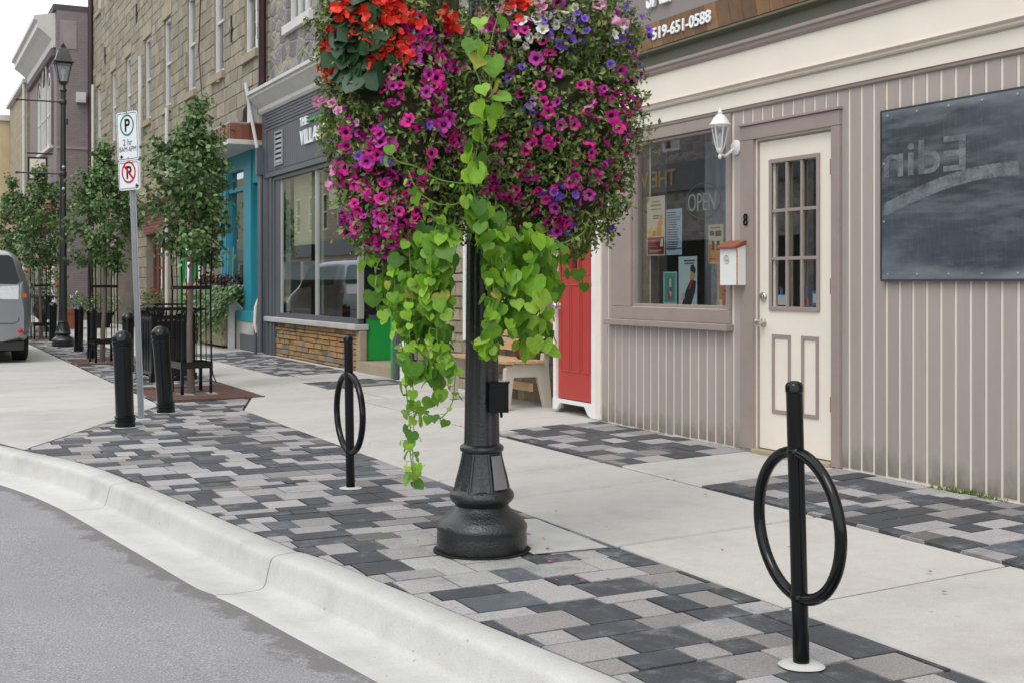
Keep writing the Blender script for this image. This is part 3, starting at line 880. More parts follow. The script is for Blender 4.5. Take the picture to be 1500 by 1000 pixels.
M_bwhite = mat('white_blossom', (.8, .8, .76, 1), .5, .05)
pot_plant(5.25, 28.9, .26, .55, .5, .36, 'dark pot of red geraniums behind the litter bin', M_dark, 5, M_bred, 4)
pot_plant(4.25, 34.5, .26, .5, .45, .45, 'terracotta pot with white flowers right of the far lamp post', M_terra, 6, M_bwhite, 5)
pot_plant(4.9, 34.2, .3, .4, .55, .5, 'dark tub of green plants beside the terracotta pot', M_dark, 0, None, 6)
def urn():
    x, y = 3.35, 33.5; z0 = zg(x)
    t = thing('planter_urn', 'black footed urn full of red flowers behind the far tree guard', 'planter', (x, y, z0))
    p = MB(); p.T = Matrix.Translation((x, y, z0))
    p.lathe([(.22, 0), (.2, .06), (.08, .16), (.07, .26), (.18, .36), (.27, .5), (.26, .62), (.2, .72), (.22, .84), (.32, .9), (.3, .92)], 20); p.build('urn', M_cast, t, smooth=50)
    rr = random.Random(9); f = MB(); g = MB()
    for i in range(700):
        d = rv(rr).normalized(); q = rr.random()**.4; c = Vector((x+d.x*.62*q, y+d.y*.62*q, z0+1.25+d.z*.5*q))
        f.add(LEAF_V, LEAF_F, Matrix.Translation(c) @ rot_from(d+rv(rr)*.5, Vector((0, 0, 1))+rv(rr)*.5) @ Matrix.Scale(.08*rr.uniform(.7, 1.3), 4))
    f.build('foliage', M_leaf, t)
    for i in range(9):
        d = rv(rr).normalized(); c = Vector((x+d.x*.62, y+d.y*.62, z0+1.3+d.z*.5))
        for k in range(6): g.sphere(c+rv(rr)*.02, .022, 6, 4)
    g.build('blossom', M_bred, t, smooth=60)
urn()

# ---- silver car (rear right corner in view)
def car():
    x0, y0 = .98, 20.65
    t = thing('parked_car', 'silver people carrier cut off at the left edge, seen from behind', 'car', (x0, y0, 0))
    T = Matrix.Translation((x0, y0, 0))
    M_sil = mat('silver_car_paint', (.30, .315, .33, 1), .28, .03, 2, 400, 0, metal=.75, coat=.5)
    M_cg = mat('car_glass_dark', (.006, .007, .009, 1), .06, .1, 2, 10, 0, spec=.35)
    M_rub = mat('tyre_rubber', (.015, .015, .016, 1), .8, .2, 5, 50, .1)
    M_plas = mat('black_plastic', (.02, .02, .022, 1), .6, .1)
    # section half profile (w,z) per station: y, sill, bumper.. roof
    def sec(wl, zl, wm, zm, wbelt, zbelt, wr, zr, zt):
        h = [(0, zl), (wl*.7, zl), (wl, zl+.06), (wm, zm), (wm, (zm+zbelt)/2+.04), (wbelt, zbelt), ((wbelt*.45+wr*.55), zbelt+(zr-zbelt)*.6), (wr, zr), (wr-.09, zt-.025), (wr*.5, zt), (0, zt+.01)]
        return h
    st = [(-.02, sec(.70, .34, .80, .50, .76, 1.05, .72, 1.10, 1.14)),
          (.03, sec(.80, .30, .885, .48, .855, 1.15, .74, 1.36, 1.42)),
          (.12, sec(.84, .28, .92, .48, .89, 1.2, .73, 1.60, 1.68)),
          (.26, sec(.86, .25, .925, .5, .905, 1.21, .72, 1.70, 1.79)),
          (.9, sec(.87, .25, .93, .5, .915, 1.18, .72, 1.73, 1.82)),
          (2.2, sec(.87, .25, .93, .5, .92, 1.12, .71, 1.72, 1.81)),
          (2.9, sec(.87, .25, .93, .5, .92, 1.08, .69, 1.64, 1.72)),
          (3.55, sec(.87, .25, .93, .5, .91, 1.04, .80, 1.12, 1.17)),
          (4.3, sec(.86, .25, .91, .5, .86, .92, .74, .97, 1.0)),
          (4.68, sec(.78, .28, .82, .5, .74, .74, .6, .78, .8))]
    b = MB(); b.T = T; rings = []
    for y, h in st:
        full = [(w, z) for w, z in h]+[(-w, z) for w, z in h[-2:0:-1]]
        rings.append(b.addv([(w, y, z) for w, z in full])); n = len(full)
    for q0, q1 in zip(rings, rings[1:]):
        for i in range(n):
            j = (i+1) % n; b.face((q0+i, q0+j, q1+j, q1+i))
    b.face([rings[0]+i for i in range(n)]); b.face([rings[-1]+i for i in range(n)][::-1])
    bo = b.build('body', M_sil, t, smooth=80)
    sb = bo.modifiers.new('s', 'SUBSURF'); sb.levels = 2; sb.render_levels = 2
    # rear glass
    g = MB(); g.T = T
    g.prism([(-.70, -.045, 1.25), (.70, -.045, 1.25), (.735, -.03, 1.29), (.64, .045, 1.64), (.58, .07, 1.69), (-.58, .07, 1.69), (-.64, .045, 1.64), (-.735, -.03, 1.29)], (0, .12, 0))
    g.build('rear_window', M_cg, t)
    g = MB(); g.T = T
    for s_ in (-1, 1):
        g.prism([(s_*.905, .45, 1.22), (s_*.925, 3.1, 1.12), (s_*.80, 2.65, 1.62), (s_*.765, .6, 1.66)], (-s_*.06, 0, 0))
    g.build('side_window', M_cg, t)
    # tail lamps: clear wide bar with amber and red corner
    cl = mat('lamp_clear', (.62, .64, .66, 1), .18, .1, 30, 60, 0, coat=.8); am = mat('lamp_amber', (.75, .22, .08, 1), .25, .1); rl = mat('lamp_red', (.6, .015, .02, 1), .2, .1)
    for s_ in (-1, 1):
        k = MB(); k.T = T
        k.prism([(s_*.25, -.045, 1.00), (s_*.72, -.04, .99), (s_*.73, -.02, 1.22), (s_*.5, -.02, 1.21), (s_*.30, -.035, 1.12)], (0, .08, 0))
        tl = k.build('tail_lamp', cl, t, bevel=.01)
        k = MB(); k.T = T; k.prism([(s_*.745, -.03, 1.0), (s_*.85, .035, 1.0), (s_*.90, .20, 1.06), (s_*.88, .24, 1.22), (s_*.80, .05, 1.28), (s_*.745, -.01, 1.24)], (-s_*.02, .06, 0))
        k.build('corner_lamp', cl, tl)
        k = MB(); k.T = T; k.prism([(s_*.76, -.034, 1.02), (s_*.845, .025, 1.02), (s_*.85, .028, 1.08), (s_*.76, -.032, 1.08)], (0, .03, 0)); k.build('indicator', am, tl)
        k = MB(); k.T = T; k.sphere((s_*.745, .0, .50), (.055, .03, .05), 14, 8); k.build('reflector', rl, t, smooth=60)
    # tailgate seam, lower bumper, plate
    s = MB(); s.T = T
    s.tube([(-.74, .01, 1.0), (-.72, -.022, .66), (-.66, -.028, .62), (.66, -.028, .62), (.72, -.022, .66), (.74, .01, 1.0)], .006, 5); s.build('tailgate_seam', M_plas, t)
    s = MB(); s.T = T; s.box(-.80, .80, .0, .5, .2, .33); s.box(-.85, .85, .5, 4.2, .18, .3); s.build('underbody', M_plas, t)
    for s_ in (-1, 1):
        for yy in (.78, 3.75):
            w = MB(); w.T = T @ Matrix.Translation((s_*.80, yy, .335)) @ Matrix.Rotation(PI/2, 4, 'Y')
            w.lathe([(.2, -.10), (.31, -.11), (.335, -.085), (.338, 0), (.335, .085), (.31, .11), (.2, .10)], 32)
            wh = w.build('wheel', M_rub, t, smooth=40)
            w = MB(); w.T = T @ Matrix.Translation((s_*.84, yy, .335)) @ Matrix.Rotation(PI/2, 4, 'Y')
            w.lathe([(.02, -.07), (.205, -.075), (.21, .075), (.02, .06)], 24); w.build('rim', M_steel, wh, smooth=40)
    s = MB(); s.T = T; s.box(-.26, .26, -.035, -.02, .72, .87); s.build('number_plate', M_white, t)
    return t
c1 = car()
c2 = dup(c1, (.85, 27.6, 0)); c2['label'] = 'second silver car parked ahead of the first, mirrored in the cafe window'
for o_ in (c1, c2): o_['group'] = 'silver cars in the parking bay'
# ================================================================== BUILDINGS
def brick_mat(name, c1, c2, mortar, axis='x', scale=1, bw=.4, bh=.2, ms=.012, rough=.85, bumps=.5, nv=.25):
    m, nt, b = newmat(name)
    t = nt.nodes.new('ShaderNodeTexCoord'); s = nt.nodes.new('ShaderNodeSeparateXYZ'); nt.links.new(t.outputs['Object'], s.inputs[0])
    cb = nt.nodes.new('ShaderNodeCombineXYZ')
    ad = nt.nodes.new('ShaderNodeMath'); ad.operation = 'ADD'; nt.links.new(s.outputs[0], ad.inputs[0]); nt.links.new(s.outputs[1], ad.inputs[1])
    nt.links.new(ad.outputs[0], cb.inputs[0]); nt.links.new(s.outputs[2], cb.inputs[1])
    br = nt.nodes.new('ShaderNodeTexBrick'); nt.links.new(cb.outputs[0], br.inputs['Vector'])
    br.inputs['Color1'].default_value = c1; br.inputs['Color2'].default_value = c2; br.inputs['Mortar'].default_value = mortar
    br.inputs['Scale'].default_value = scale; br.inputs['Brick Width'].default_value = bw; br.inputs['Row Height'].default_value = bh; br.inputs['Mortar Size'].default_value = ms
    n = noisef(nt, t.outputs['Object'], 5, 8, .7)
    c = mixc(nt, 1, br.outputs[0], ramp(nt, n, [(.3, (1-nv,)*3), (.7, (1+nv*.4,)*3)]), 'MULTIPLY')
    nt.links.new(c, b.inputs['Base Color']); b.inputs['Roughness'].default_value = rough
    inv = nt.nodes.new('ShaderNodeMath'); inv.operation = 'SUBTRACT'; nt.links.new(n, inv.inputs[0]); nt.links.new(br.outputs['Fac'], inv.inputs[1])
    bump(nt, b, inv.outputs[0], bumps, .015)
    return m
def rubble_mat(name, stops, mortar, scale=2.6):
    m, nt, b = newmat(name)
    v = coords(nt, (1, 1, 1.45))
    w = nt.nodes.new('ShaderNodeTexNoise'); w.inputs['Scale'].default_value = 2.5; nt.links.new(v, w.inputs['Vector'])
    ml = mixc(nt, .12, v, w.outputs['Color'])
    vo = nt.nodes.new('ShaderNodeTexVoronoi'); vo.inputs['Scale'].default_value = scale; nt.links.new(ml, vo.inputs['Vector'])
    ve = nt.nodes.new('ShaderNodeTexVoronoi'); ve.feature = 'DISTANCE_TO_EDGE'; ve.inputs['Scale'].default_value = scale; nt.links.new(ml, ve.inputs['Vector'])
    sp = nt.nodes.new('ShaderNodeSeparateColor'); nt.links.new(vo.outputs['Color'], sp.inputs[0])
    c = ramp(nt, sp.outputs[0], stops)
    n = noisef(nt, v, 14, 8, .7)
    c = mixc(nt, 1, c, ramp(nt, n, [(.3, (.7,)*3), (.7, (1.15,)*3)]), 'MULTIPLY')
    ed = ramp(nt, ve.outputs['Distance'], [(.02, (.8,)*3), (.12, (0,)*3)])
    c = mixc(nt, ed, c, mortar)
    nt.links.new(c, b.inputs['Base Color']); b.inputs['Roughness'].default_value = .9
    hh = nt.nodes.new('ShaderNodeMath'); hh.operation = 'SUBTRACT'; nt.links.new(n, hh.inputs[0]); nt.links.new(ed, hh.inputs[1])
    bump(nt, b, hh.outputs[0], .8, .03)
    return m
M_ash = island_mat('tan_ashlar_stone', [(0, S(156, 147, 128, .92)), (.3, S(168, 159, 141, .92)), (.6, S(182, 172, 153, .92)), (.85, S(166, 159, 145, .92)), (1, S(150, 141, 124, .92))], .9, .7, 7, 0, .2, .32, .02)
M_ashm = mat('ashlar_mortar', S(156, 148, 134, .85), .95, .15, 4, 50, .3)
M_lint = mat('dressed_stone', S(172, 158, 134, .9), .85, .12, 4, 40, .3, grime=.2)
M_rub = rubble_mat('grey_rubble_stone', [(0, S(128, 124, 128, .85)), (.4, S(146, 142, 144, .85)), (.75, S(164, 158, 154, .85)), (.95, S(182, 172, 152, .85))], S(166, 159, 148, .85), 3.6)
M_sand = island_mat('sandstone_ledge', [(0, S(150, 128, 98, .9)), (.25, S(196, 158, 104, .9)), (.5, S(178, 150, 112, .9)), (.7, S(200, 148, 96, .9)), (.85, S(160, 152, 140, .9)), (1, S(126, 106, 84, .9))], .85, .5, 18, 0, .25, .3, .01)
M_sandm = mat('ledge_mortar', S(110, 104, 96, .8), .95, .2, 6, 60, .4)
M_mauve = brick_mat('mauve_painted_brick', S(148, 136, 138, .9), S(140, 128, 130, .9), S(128, 116, 118, .9), bw=.22, bh=.075, ms=.006, bumps=.3, nv=.12)
M_fstone = brick_mat('pale_stone_wall', S(178, 164, 138, .9), S(160, 148, 124, .9), S(140, 130, 112, .9), bw=.5, bh=.25, ms=.01)
M_stoneb = island_mat('coursed_limestone', [(0, S(148, 138, 118, .9)), (.4, S(172, 160, 138, .9)), (.75, S(186, 174, 152, .9)), (1, S(130, 120, 104, .9))], .9, .7, 11, 0, .2, .3, .02)
M_yel = mat('yellow_render', S(206, 190, 150, .9), .8, .1, 2, 40, .1)
M_rbrick = brick_mat('red_brick', S(150, 78, 62, .9), S(130, 66, 54, .9), S(160, 140, 128, .9), bw=.22, bh=.075, ms=.008)
M_corn = mat('white_cornice_paint', S(206, 206, 202, 1), .6, .06, 2, 50, .1, grime=.35, grimecol=S(140, 135, 125))

def block_wall(mb, X, y0, y1, z0, z1, holes, hh=(.24, .27), ll=(.3, .6), relief=.02, gap=.008, rr=R, face='x'):
    z = z0
    while z < z1-.03:
        h = min(rr.uniform(*hh), z1-z)
        if z1-(z+h) < .05: h = z1-z
        y = y0
        while y < y1-.02:
            l = min(rr.uniform(*ll), y1-y)
            if y1-(y+l) < .08: l = y1-y
            pr = rr.uniform(0, relief)
            for a0, a1, b0, b1 in rects(y+gap, y+l-gap, z+gap*.7, z+h-gap*.7, holes):
                if a1-a0 < .02 or b1-b0 < .02: continue
                if face == 'x':
                    e = .006
                    o = mb.addv([(X-pr, a0+e, b0+e), (X-pr, a1-e, b0+e), (X-pr, a1-e, b1-e), (X-pr, a0+e, b1-e), (X+.02, a0, b0), (X+.02, a1, b0), (X+.02, a1, b1), (X+.02, a0, b1)])
                else:
                    e = .006
                    o = mb.addv([(a0+e, X-pr, b0+e), (a1-e, X-pr, b0+e), (a1-e, X-pr, b1-e), (a0+e, X-pr, b1-e), (a0, X+.02, b0), (a1, X+.02, b0), (a1, X+.02, b1), (a0, X+.02, b1)])
                mb.face((o, o+3, o+2, o+1))
                for i in range(4): mb.face((o+i, o+(i+1) % 4, o+4+(i+1) % 4, o+4+i))
            y += l
        z += h
def wallslab(mb, X0, X1, y0, y1, z0, z1, holes):
    for a0, a1, b0, b1 in rects(y0, y1, z0, z1, holes): mb.box(X0, X1, a0, a1, b0, b1)
def sash(par, X, y0, y1, z0, z1, fm, rec=.10, mull=0, rail=True, fw=.07, gm=None, sill=None, lintel=None, label=None, back=True):
    f = MB()
    xa, xb = X+rec-.045, X+rec+.03
    f.box(xa, xb, y0, y0+fw, z0, z1); f.box(xa, xb, y1-fw, y1, z0, z1)
    f.box(xa+.002, xb, y0+fw, y1-fw, z0, z0+fw*1.1); f.box(xa+.002, xb, y0+fw, y1-fw, z1-fw, z1)
    if rail: f.box(xa+.012, xb, y0+fw, y1-fw, (z0+z1)/2-.025, (z0+z1)/2+.025)
    for k in range(mull):
        yy = y0+(y1-y0)*(k+1)/(mull+1); f.box(xa+.008, xb, yy-.03, yy+.03, z0+fw*1.1, z1-fw)
    w = f.build('window', fm, par)
    g = MB(); g.poly([(X+rec+.01, y0+fw, z0+fw), (X+rec+.01, y1-fw, z0+fw), (X+rec+.01, y1-fw, z1-fw), (X+rec+.01, y0+fw, z1-fw)]); g.build('pane', gm or M_glassd, w)
    if back:
        k = MB(); k.box(X+rec+.25, X+rec+.27, y0-.05, y1+.05, z0-.05, z1+.05); k.box(X+rec+.12, X+rec+.13, y0, y0+(y1-y0)*.3, z0, z1); k.build('curtain', MATS['curtain_grey'], w)
    if sill:
        s = MB(); s.box(X-.07, X+rec-.05, y0-.1, y1+.1, z0-.14, z0-.002); s.build('sill', sill, w)
    if lintel:
        s = MB(); s.box(X-.022, X+rec-.05, y0-.14, y1+.14, z1+.002, z1+.30); s.build('lintel', lintel, w)
    return w
mat('curtain_grey', S(120, 124, 128, .7), .9, .1, 2, 20, 0)
M_col = None
m, nt, b = newmat('printed_paper'); at = nt.nodes.new('ShaderNodeAttribute'); at.attribute_name = 'Col'
nt.links.new(at.outputs[0], b.inputs['Base Color']); b.inputs['Roughness'].default_value = .6
M_print = m

# ------------------------------------------------ 1. taupe shop
def taupe_shop():
    t = thing('shop_building', 'single storey taupe board clad shop with cream frieze on the right', 'building', (5.38, 4.5, .07))
    X = 5.38; Y0, Y1 = -3.4, 9.05; zb, zt = .085, 2.50
    win = (7.19, 8.49, 1.06, 2.40); door = (6.09, 6.86, 0, 2.245)
    wl = MB(); wallslab(wl, X-.0025, X+.06, Y0, Y1, .03, 3.1, [win, door])
    wl.box(X+.062, X+.4, Y0, 6.0, .03, 3.1); wl.box(X+.062, X+.4, 6.93, 7.12, .03, 3.1); wl.box(X+.062, X+.4, 8.58, 9.04, .03, 3.1)
    wl.build('wall', M_cream, t)
    # boards standing proud of the cream backing
    bd = MB(); ex = [(5.995, 7.025, 0, 2.375), (7.13, 8.82, .90, 2.6), (8.955, 9.06, 0, 3)]
    p = .1085; k0 = int((Y0-5.82)/p)
    y = 5.82+k0*p
    while y < 8.955:
        a0, a1 = y+.0105, min(y+p-.0105, 8.955)
        if a1-a0 > .01:
            for r in rects(a0, a1, zb+R.uniform(-.006, .004), zt, ex):
                if r[1]-r[0] > .004: bd.box(X-.0075-R.uniform(0, .0016), X+.006, *r)
        y += p
    bd.build('cladding_boards', M_tan, t)
    ct = MB(); ct.box(X-.02, X+.006, 8.962, 9.05, .09, 2.49); ct.box(X-.012, X+.006, 8.90, 8.955, .09, .9) if False else None
    ct.build('corner_trim', M_cream, t)
    # frieze
    def prof(name, pts, m_, ya=Y0, yb=Y1+.02):
        k = MB(); k.prism([(x, ya, z) for x, z in pts], (0, yb-ya, 0)); return k.build(name, m_, t)
    prof('frieze_moulding', [(X+.02, 2.478), (X-.018, 2.478), (X-.026, 2.486), (X-.026, 2.498), (X-.034, 2.505), (X+.02, 2.505)], M_trim)
    prof('frieze', [(X+.02, 2.506), (X-.022, 2.506), (X-.022, 2.618), (X+.02, 2.618)], M_cream)
    prof('frieze_moulding', [(X+.02, 2.619), (X-.03, 2.619), (X-.034, 2.628), (X-.05, 2.636), (X-.05, 2.646), (X-.06, 2.652), (X-.06, 2.66), (X+.02, 2.67)], M_cream)
    k = MB(); k.prism([(X-.061, Y0, 2.6525), (X-.066, Y0, 2.6525), (X-.066, Y0, 2.664), (X-.061, Y0, 2.664)], (0, Y1+.02-Y0, 0)); k.prism([(X-.0305, Y0, 2.6195), (X-.034, Y0, 2.6195), (X-.034, Y0, 2.626), (X-.0305, Y0, 2.626)], (0, Y1+.02-Y0, 0)); k.build('moulding_line', M_trim, t)
    prof('frieze', [(X+.02, 2.671), (X-.026, 2.671), (X-.026, 2.895), (X+.02, 2.895)], M_cream)
    prof('frieze_moulding', [(X+.02, 2.896), (X-.04, 2.896), (X-.044, 2.906), (X-.052, 2.91), (X-.052, 2.93), (X-.07, 2.94), (X-.07, 2.958), (X-.05, 2.968), (X+.02, 2.968)], M_trim)
    prof('cornice', [(X+.02, 2.969), (X-.03, 2.969), (X-.03, 3.055), (X-.06, 3.062), (X-.09, 3.072), (X-.09, 3.088), (X+.02, 3.094)], M_olive)
    up = MB(); up.box(X+.03, X+.4, Y0, Y1, 3.101, 6.2); up.build('upper_wall', mat('upper_wall_grey', S(140, 134, 128), .8), t)
    rf = MB(); rf.box(X+.0, 14, Y0-.1, Y1-.01, 6.2, 6.4); rf.box(13.8, 14, Y0, Y1-.01, 0, 6.2); rf.box(X+.41, 13.8, Y0, Y0+.2, 0, 6.2); rf.box(X+.41, 13.8, Y1-.25, Y1-.02, 0, 6.2); rf.build('roof', M_roof, t)
    # window
    f = MB()
    f.box(X-.022, X+.03, 7.145, 7.2, 1.06, 2.476); f.box(X-.022, X+.03, 8.485, 8.80, 1.06, 2.476)
    f.box(X-.024, X+.03, 7.145, 8.80, .957, 1.058); f.box(X-.02, X+.03, 7.2, 8.485, 2.392, 2.476)
    f.box(X+.0, X+.06, 7.2, 7.225, 1.06, 2.39); f.box(X+.0, X+.06, 8.46, 8.485, 1.06, 2.39); f.box(X+.001, X+.06, 7.225, 8.46, 1.0585, 1.085); f.box(X+.001, X+.06, 7.225, 8.46, 2.37, 2.391)
    w = f.build('window', M_trim, t, bevel=.003)
    g = MB(); g.poly([(X+.035, 7.22, 1.08), (X+.035, 8.465, 1.08), (X+.035, 8.465, 2.375), (X+.035, 7.22, 2.375)]); g.build('pane', M_glass, w)
    s = MB(); s.box(X-.075, X-.003, 7.125, 8.83, .905, .955); s.build('sill', M_trim, w, bevel=.006)
    # room behind the window
    rm = MB(); xa, xb, ya, yb, za, zc = X+.41, 8.2, 6.95, 8.78, .15, 2.7
    rm.poly([(xb, ya, za), (xb, yb, za), (xb, yb, zc), (xb, ya, zc)]); rm.poly([(X+.07, ya, za), (xb, ya, za), (xb, ya, zc), (X+.07, ya, zc)]); rm.poly([(X+.07, yb, za), (xb, yb, za), (xb, yb, zc), (X+.07, yb, zc)])
    rm.poly([(X+.07, ya, zc), (xb, ya, zc), (xb, yb, zc), (X+.07, yb, zc)]); rm.poly([(X+.07, ya, za), (xb, ya, za), (xb, yb, za), (X+.07, yb, za)])
    rm.build('shop_interior', M_int, t)
    c = MB(); n = 60; yy0, yy1 = 7.21, 7.74
    for i in range(n):
        fa = lambda q: X+.20+.022*math.sin(q*38)+.01*math.sin(q*91+1)
        a = yy0+(yy1-yy0)*i/n; b_ = yy0+(yy1-yy0)*(i+1)/n
        c.poly([(fa(a), a, 1.0), (fa(b_), b_, 1.0), (fa(b_), b_, 2.45), (fa(a), a, 2.45)])
    for i in range(26):
        a = 7.80+.35*i/26; b_ = 7.80+.35*(i+1)/26
        c.poly([(fa(a)+.25, a, 1.0), (fa(b_)+.25, b_, 1.0), (fa(b_)+.25, b_, 2.45), (fa(a)+.25, a, 2.45)])
    c.build('curtain', mat('shop_curtain', S(150, 158, 166, 1), .9, .2, 1, 8, 0, stretch=(1, 6, .3)), w, smooth=70)
    pw = MB(); pw.box(X+.09, X+.16, 8.36, 8.47, 1.0, 2.45); pw.build('timber_post', mat('pine_post', S(170, 146, 104, .6), .6, .2, 3, 20, .1, stretch=(1, 1, .1)), w)
    k = MB(); k.tube([(X+.07, 8.33, 1.05), (X+.07, 8.33, 2.4)], .006, 6); k.build('blind_rail', M_white, w)
    # door
    f = MB()
    f.box(X-.03, X+.02, 5.995, 6.075, .075, 2.255); f.box(X-.03, X+.02, 6.875, 7.02, .09, 2.255)
    f.box(X-.032, X+.02, 5.995, 7.02, 2.257, 2.355); f.box(X-.045, X+.02, 5.985, 7.03, 2.357, 2.375)
    f.box(X-.0, X+.08, 6.075, 6.098, .1, 2.255); f.box(X-.0, X+.08, 6.852, 6.875, .1, 2.255); f.box(X+.001, X+.08, 6.098, 6.852, 2.235, 2.256)
    f.build('door_frame', M_trim, t, bevel=.003)
    th = MB(); th.box(X-.05, X+.1, 6.08, 6.87, .06, .098); th.build('threshold', M_lint, t, bevel=.005)
    d = MB(); gl = (6.25, 6.71, 1.09, 2.075); xa, xb = X+.012, X+.055
    for r in rects(6.10, 6.85, .106, 2.232, [gl]): d.box(xa, xb, *r)
    dr = d.build('door', M_creamd, t)
    l = MB(); y0, y1, z0, z1 = gl; w_ = .028
    l.box(xa-.012, xa+.01, y0-w_, y0, z0-w_, z1+w_); l.box(xa-.012, xa+.01, y1, y1+w_, z0-w_, z1+w_); l.box(xa-.0125, xa+.01, y0, y1, z0-w_, z0); l.box(xa-.0125, xa+.01, y0, y1, z1, z1+w_)
    for k in (1, 2):
        yy = y0+(y1-y0)*k/3; l.box(xa-.006, xa+.012, yy-.011, yy+.011, z0, z1); zz = z0+(z1-z0)*k/3; l.box(xa-.004, xa+.012, y0, y1, zz-.011, zz+.011)
    l.build('glazing_bars', M_trim, dr, bevel=.002)
    g = MB(); g.poly([(xa+.02, y0, z0), (xa+.02, y1, z0), (xa+.02, y1, z1), (xa+.02, y0, z1)]); g.build('pane', M_glass, dr)
    # two raised panels
    for (a, b_) in ((6.235, 6.405), (6.515, 6.71)):
        q = MB(); zz0, zz1 = .36, .90; w2 = .026
        q.box(xa-.008, xa+.01, a, a+w2, zz0, zz1); q.box(xa-.008, xa+.01, b_-w2, b_, zz0, zz1); q.box(xa-.0085, xa+.01, a+w2, b_-w2, zz0, zz0+w2); q.box(xa-.0085, xa+.01, a+w2, b_-w2, zz1-w2, zz1)
        q.build('door_panel', M_trim, dr, bevel=.002)
    for z in (.42, 1.18, 1.95):
        q = MB(); q.box(X-.004, X+.010, 6.092, 6.112, z, z+.10); q.build('hinge', mat('rusty_hinge', S(150, 110, 95), .6), dr)
    q = MB(); q.T = Matrix.Translation((xa, 6.805, .975)) @ Matrix.Rotation(-PI/2, 4, 'Y')
    q.lathe([(.032, 0), (.032, .006), (.014, .012), (.012, .03), (.024, .038), (.031, .052), (.027, .066), (.012, .072)], 20); q.build('door_knob', M_chrome, dr, smooth=50)
    q = MB(); q.T = Matrix.Translation((xa, 6.80, 1.155)) @ Matrix.Rotation(-PI/2, 4, 'Y')
    q.lathe([(.034, 0), (.034, .012), (.028, .02), (.014, .022), (.012, .026)], 20); q.build('deadbolt', M_chrome, dr, smooth=40)
    # room behind the door with stickers on the glass
    k = MB(); k.poly([(6.6, 6.0, 0), (6.6, 6.92, 0), (6.6, 6.92, 2.6), (6.6, 6.0, 2.6)]); k.poly([(X+.07, 6.92, 0), (6.6, 6.92, 0), (6.6, 6.92, 2.6), (X+.07, 6.92, 2.6)]); k.poly([(X+.07, 6.0, 0), (6.6, 6.0, 0), (6.6, 6.0, 2.6), (X+.07, 6.0, 2.6)]); k.build('hallway', M_int, t)
    k = MB()
    for yy in (6.33, 6.50, 6.64): k.tube([(X+.12, yy, 1.0), (X+.12, yy+.01, 2.1)], .012, 6)
    k.build('curtain_edge', mat('yellow_curtain', S(190, 186, 130, .8), .8), dr)
    for (a, b_, c0, c1, colr) in ((6.26, 6.33, 1.10, 1.2, (.06, .2, .6, 1)), (6.27, 6.32, 1.12, 1.18, (.7, .75, .8, 1)), (6.37, 6.43, 1.10, 1.15, (.6, .03, .04, 1)), (6.385, 6.43, 1.15, 1.23, (.1, .25, .6, 1)), (6.60, 6.685, 1.10, 1.17, (.75, .76, .78, 1)), (6.63, 6.66, 1.17, 1.21, (.05, .25, .6, 1)), (6.645, 6.67, 1.205, 1.225, (.6, .03, .04, 1))):
        k = MB(); k.col = colr; k.poly([(xa+.026-.002*(b_-a < .06), a, c0), (xa+.026-.002*(b_-a < .06), b_, c0), (xa+.026-.002*(b_-a < .06), b_, c1), (xa+.026-.002*(b_-a < .06), a, c1)]); k.build('window_sticker', M_print, dr, colattr=True)
    # house number
    k = MB(); v_, f_ = textpolys('8', size=.125, bold=-.001, sx=.85, extrude=.004); k.add(v_, f_, FX(X-.037, 6.975, 1.655)); k.build('house_number', M_black, t)
    return t
taupe_shop()

# sign board above the shop
def shop_sign():
    X = 5.30
    t = thing('sign_board', 'grey shop sign with white letters and a timber strip with the phone number', 'shop sign', (X, 6.2, 3.1))
    p = MB(); p.box(X, X+.06, 4.0, 8.55, 3.295, 4.25); p.build('panel', mat('sign_grey', S(132, 124, 122, 1.0), .5, .05, 1, 60, .05), t)
    w = MB(); y = 4.0; m_w = island_mat('sign_timber', [(0, S(120, 88, 56, .9)), (.5, S(150, 112, 70, .9)), (1, S(106, 78, 52, .9))], .5, .3, 12, 0, .4, .35)
    while y < 8.55:
        e = min(y+.145, 8.55); sk = .05
        w.prism([(X-.005, y+.002, 3.096), (X-.005, e-.002, 3.096), (X-.005, min(e+sk-.002, 8.56), 3.292), (X-.005, y+sk+.002 if y > 4 else 4.0, 3.292)], (.04, 0, 0)); y = e
    w.build('timber_strip', m_w, t)
    wt = mat('sign_letters_white', S(238, 240, 240, 1), .4, .02)
    k = MB(); v_, f_ = textpolys('519-651-0588', size=.128, bold=.002, sx=.85, extrude=.006, spacing=1.0)
    wd = max(q[0] for q in v_); sx = .77/wd
    k.add([(a*sx, b_, c) for a, b_, c in v_], f_, FX(X-.014, 8.05, 3.155)); k.build('phone_number', wt, t)
    k = MB(); v_, f_ = textpolys('SAL', size=.27, bold=.005, sx=.72, extrude=.014); k.add(v_, f_, FX(X-.018, 8.12, 3.415)); k.build('lettering', wt, t)
shop_sign()

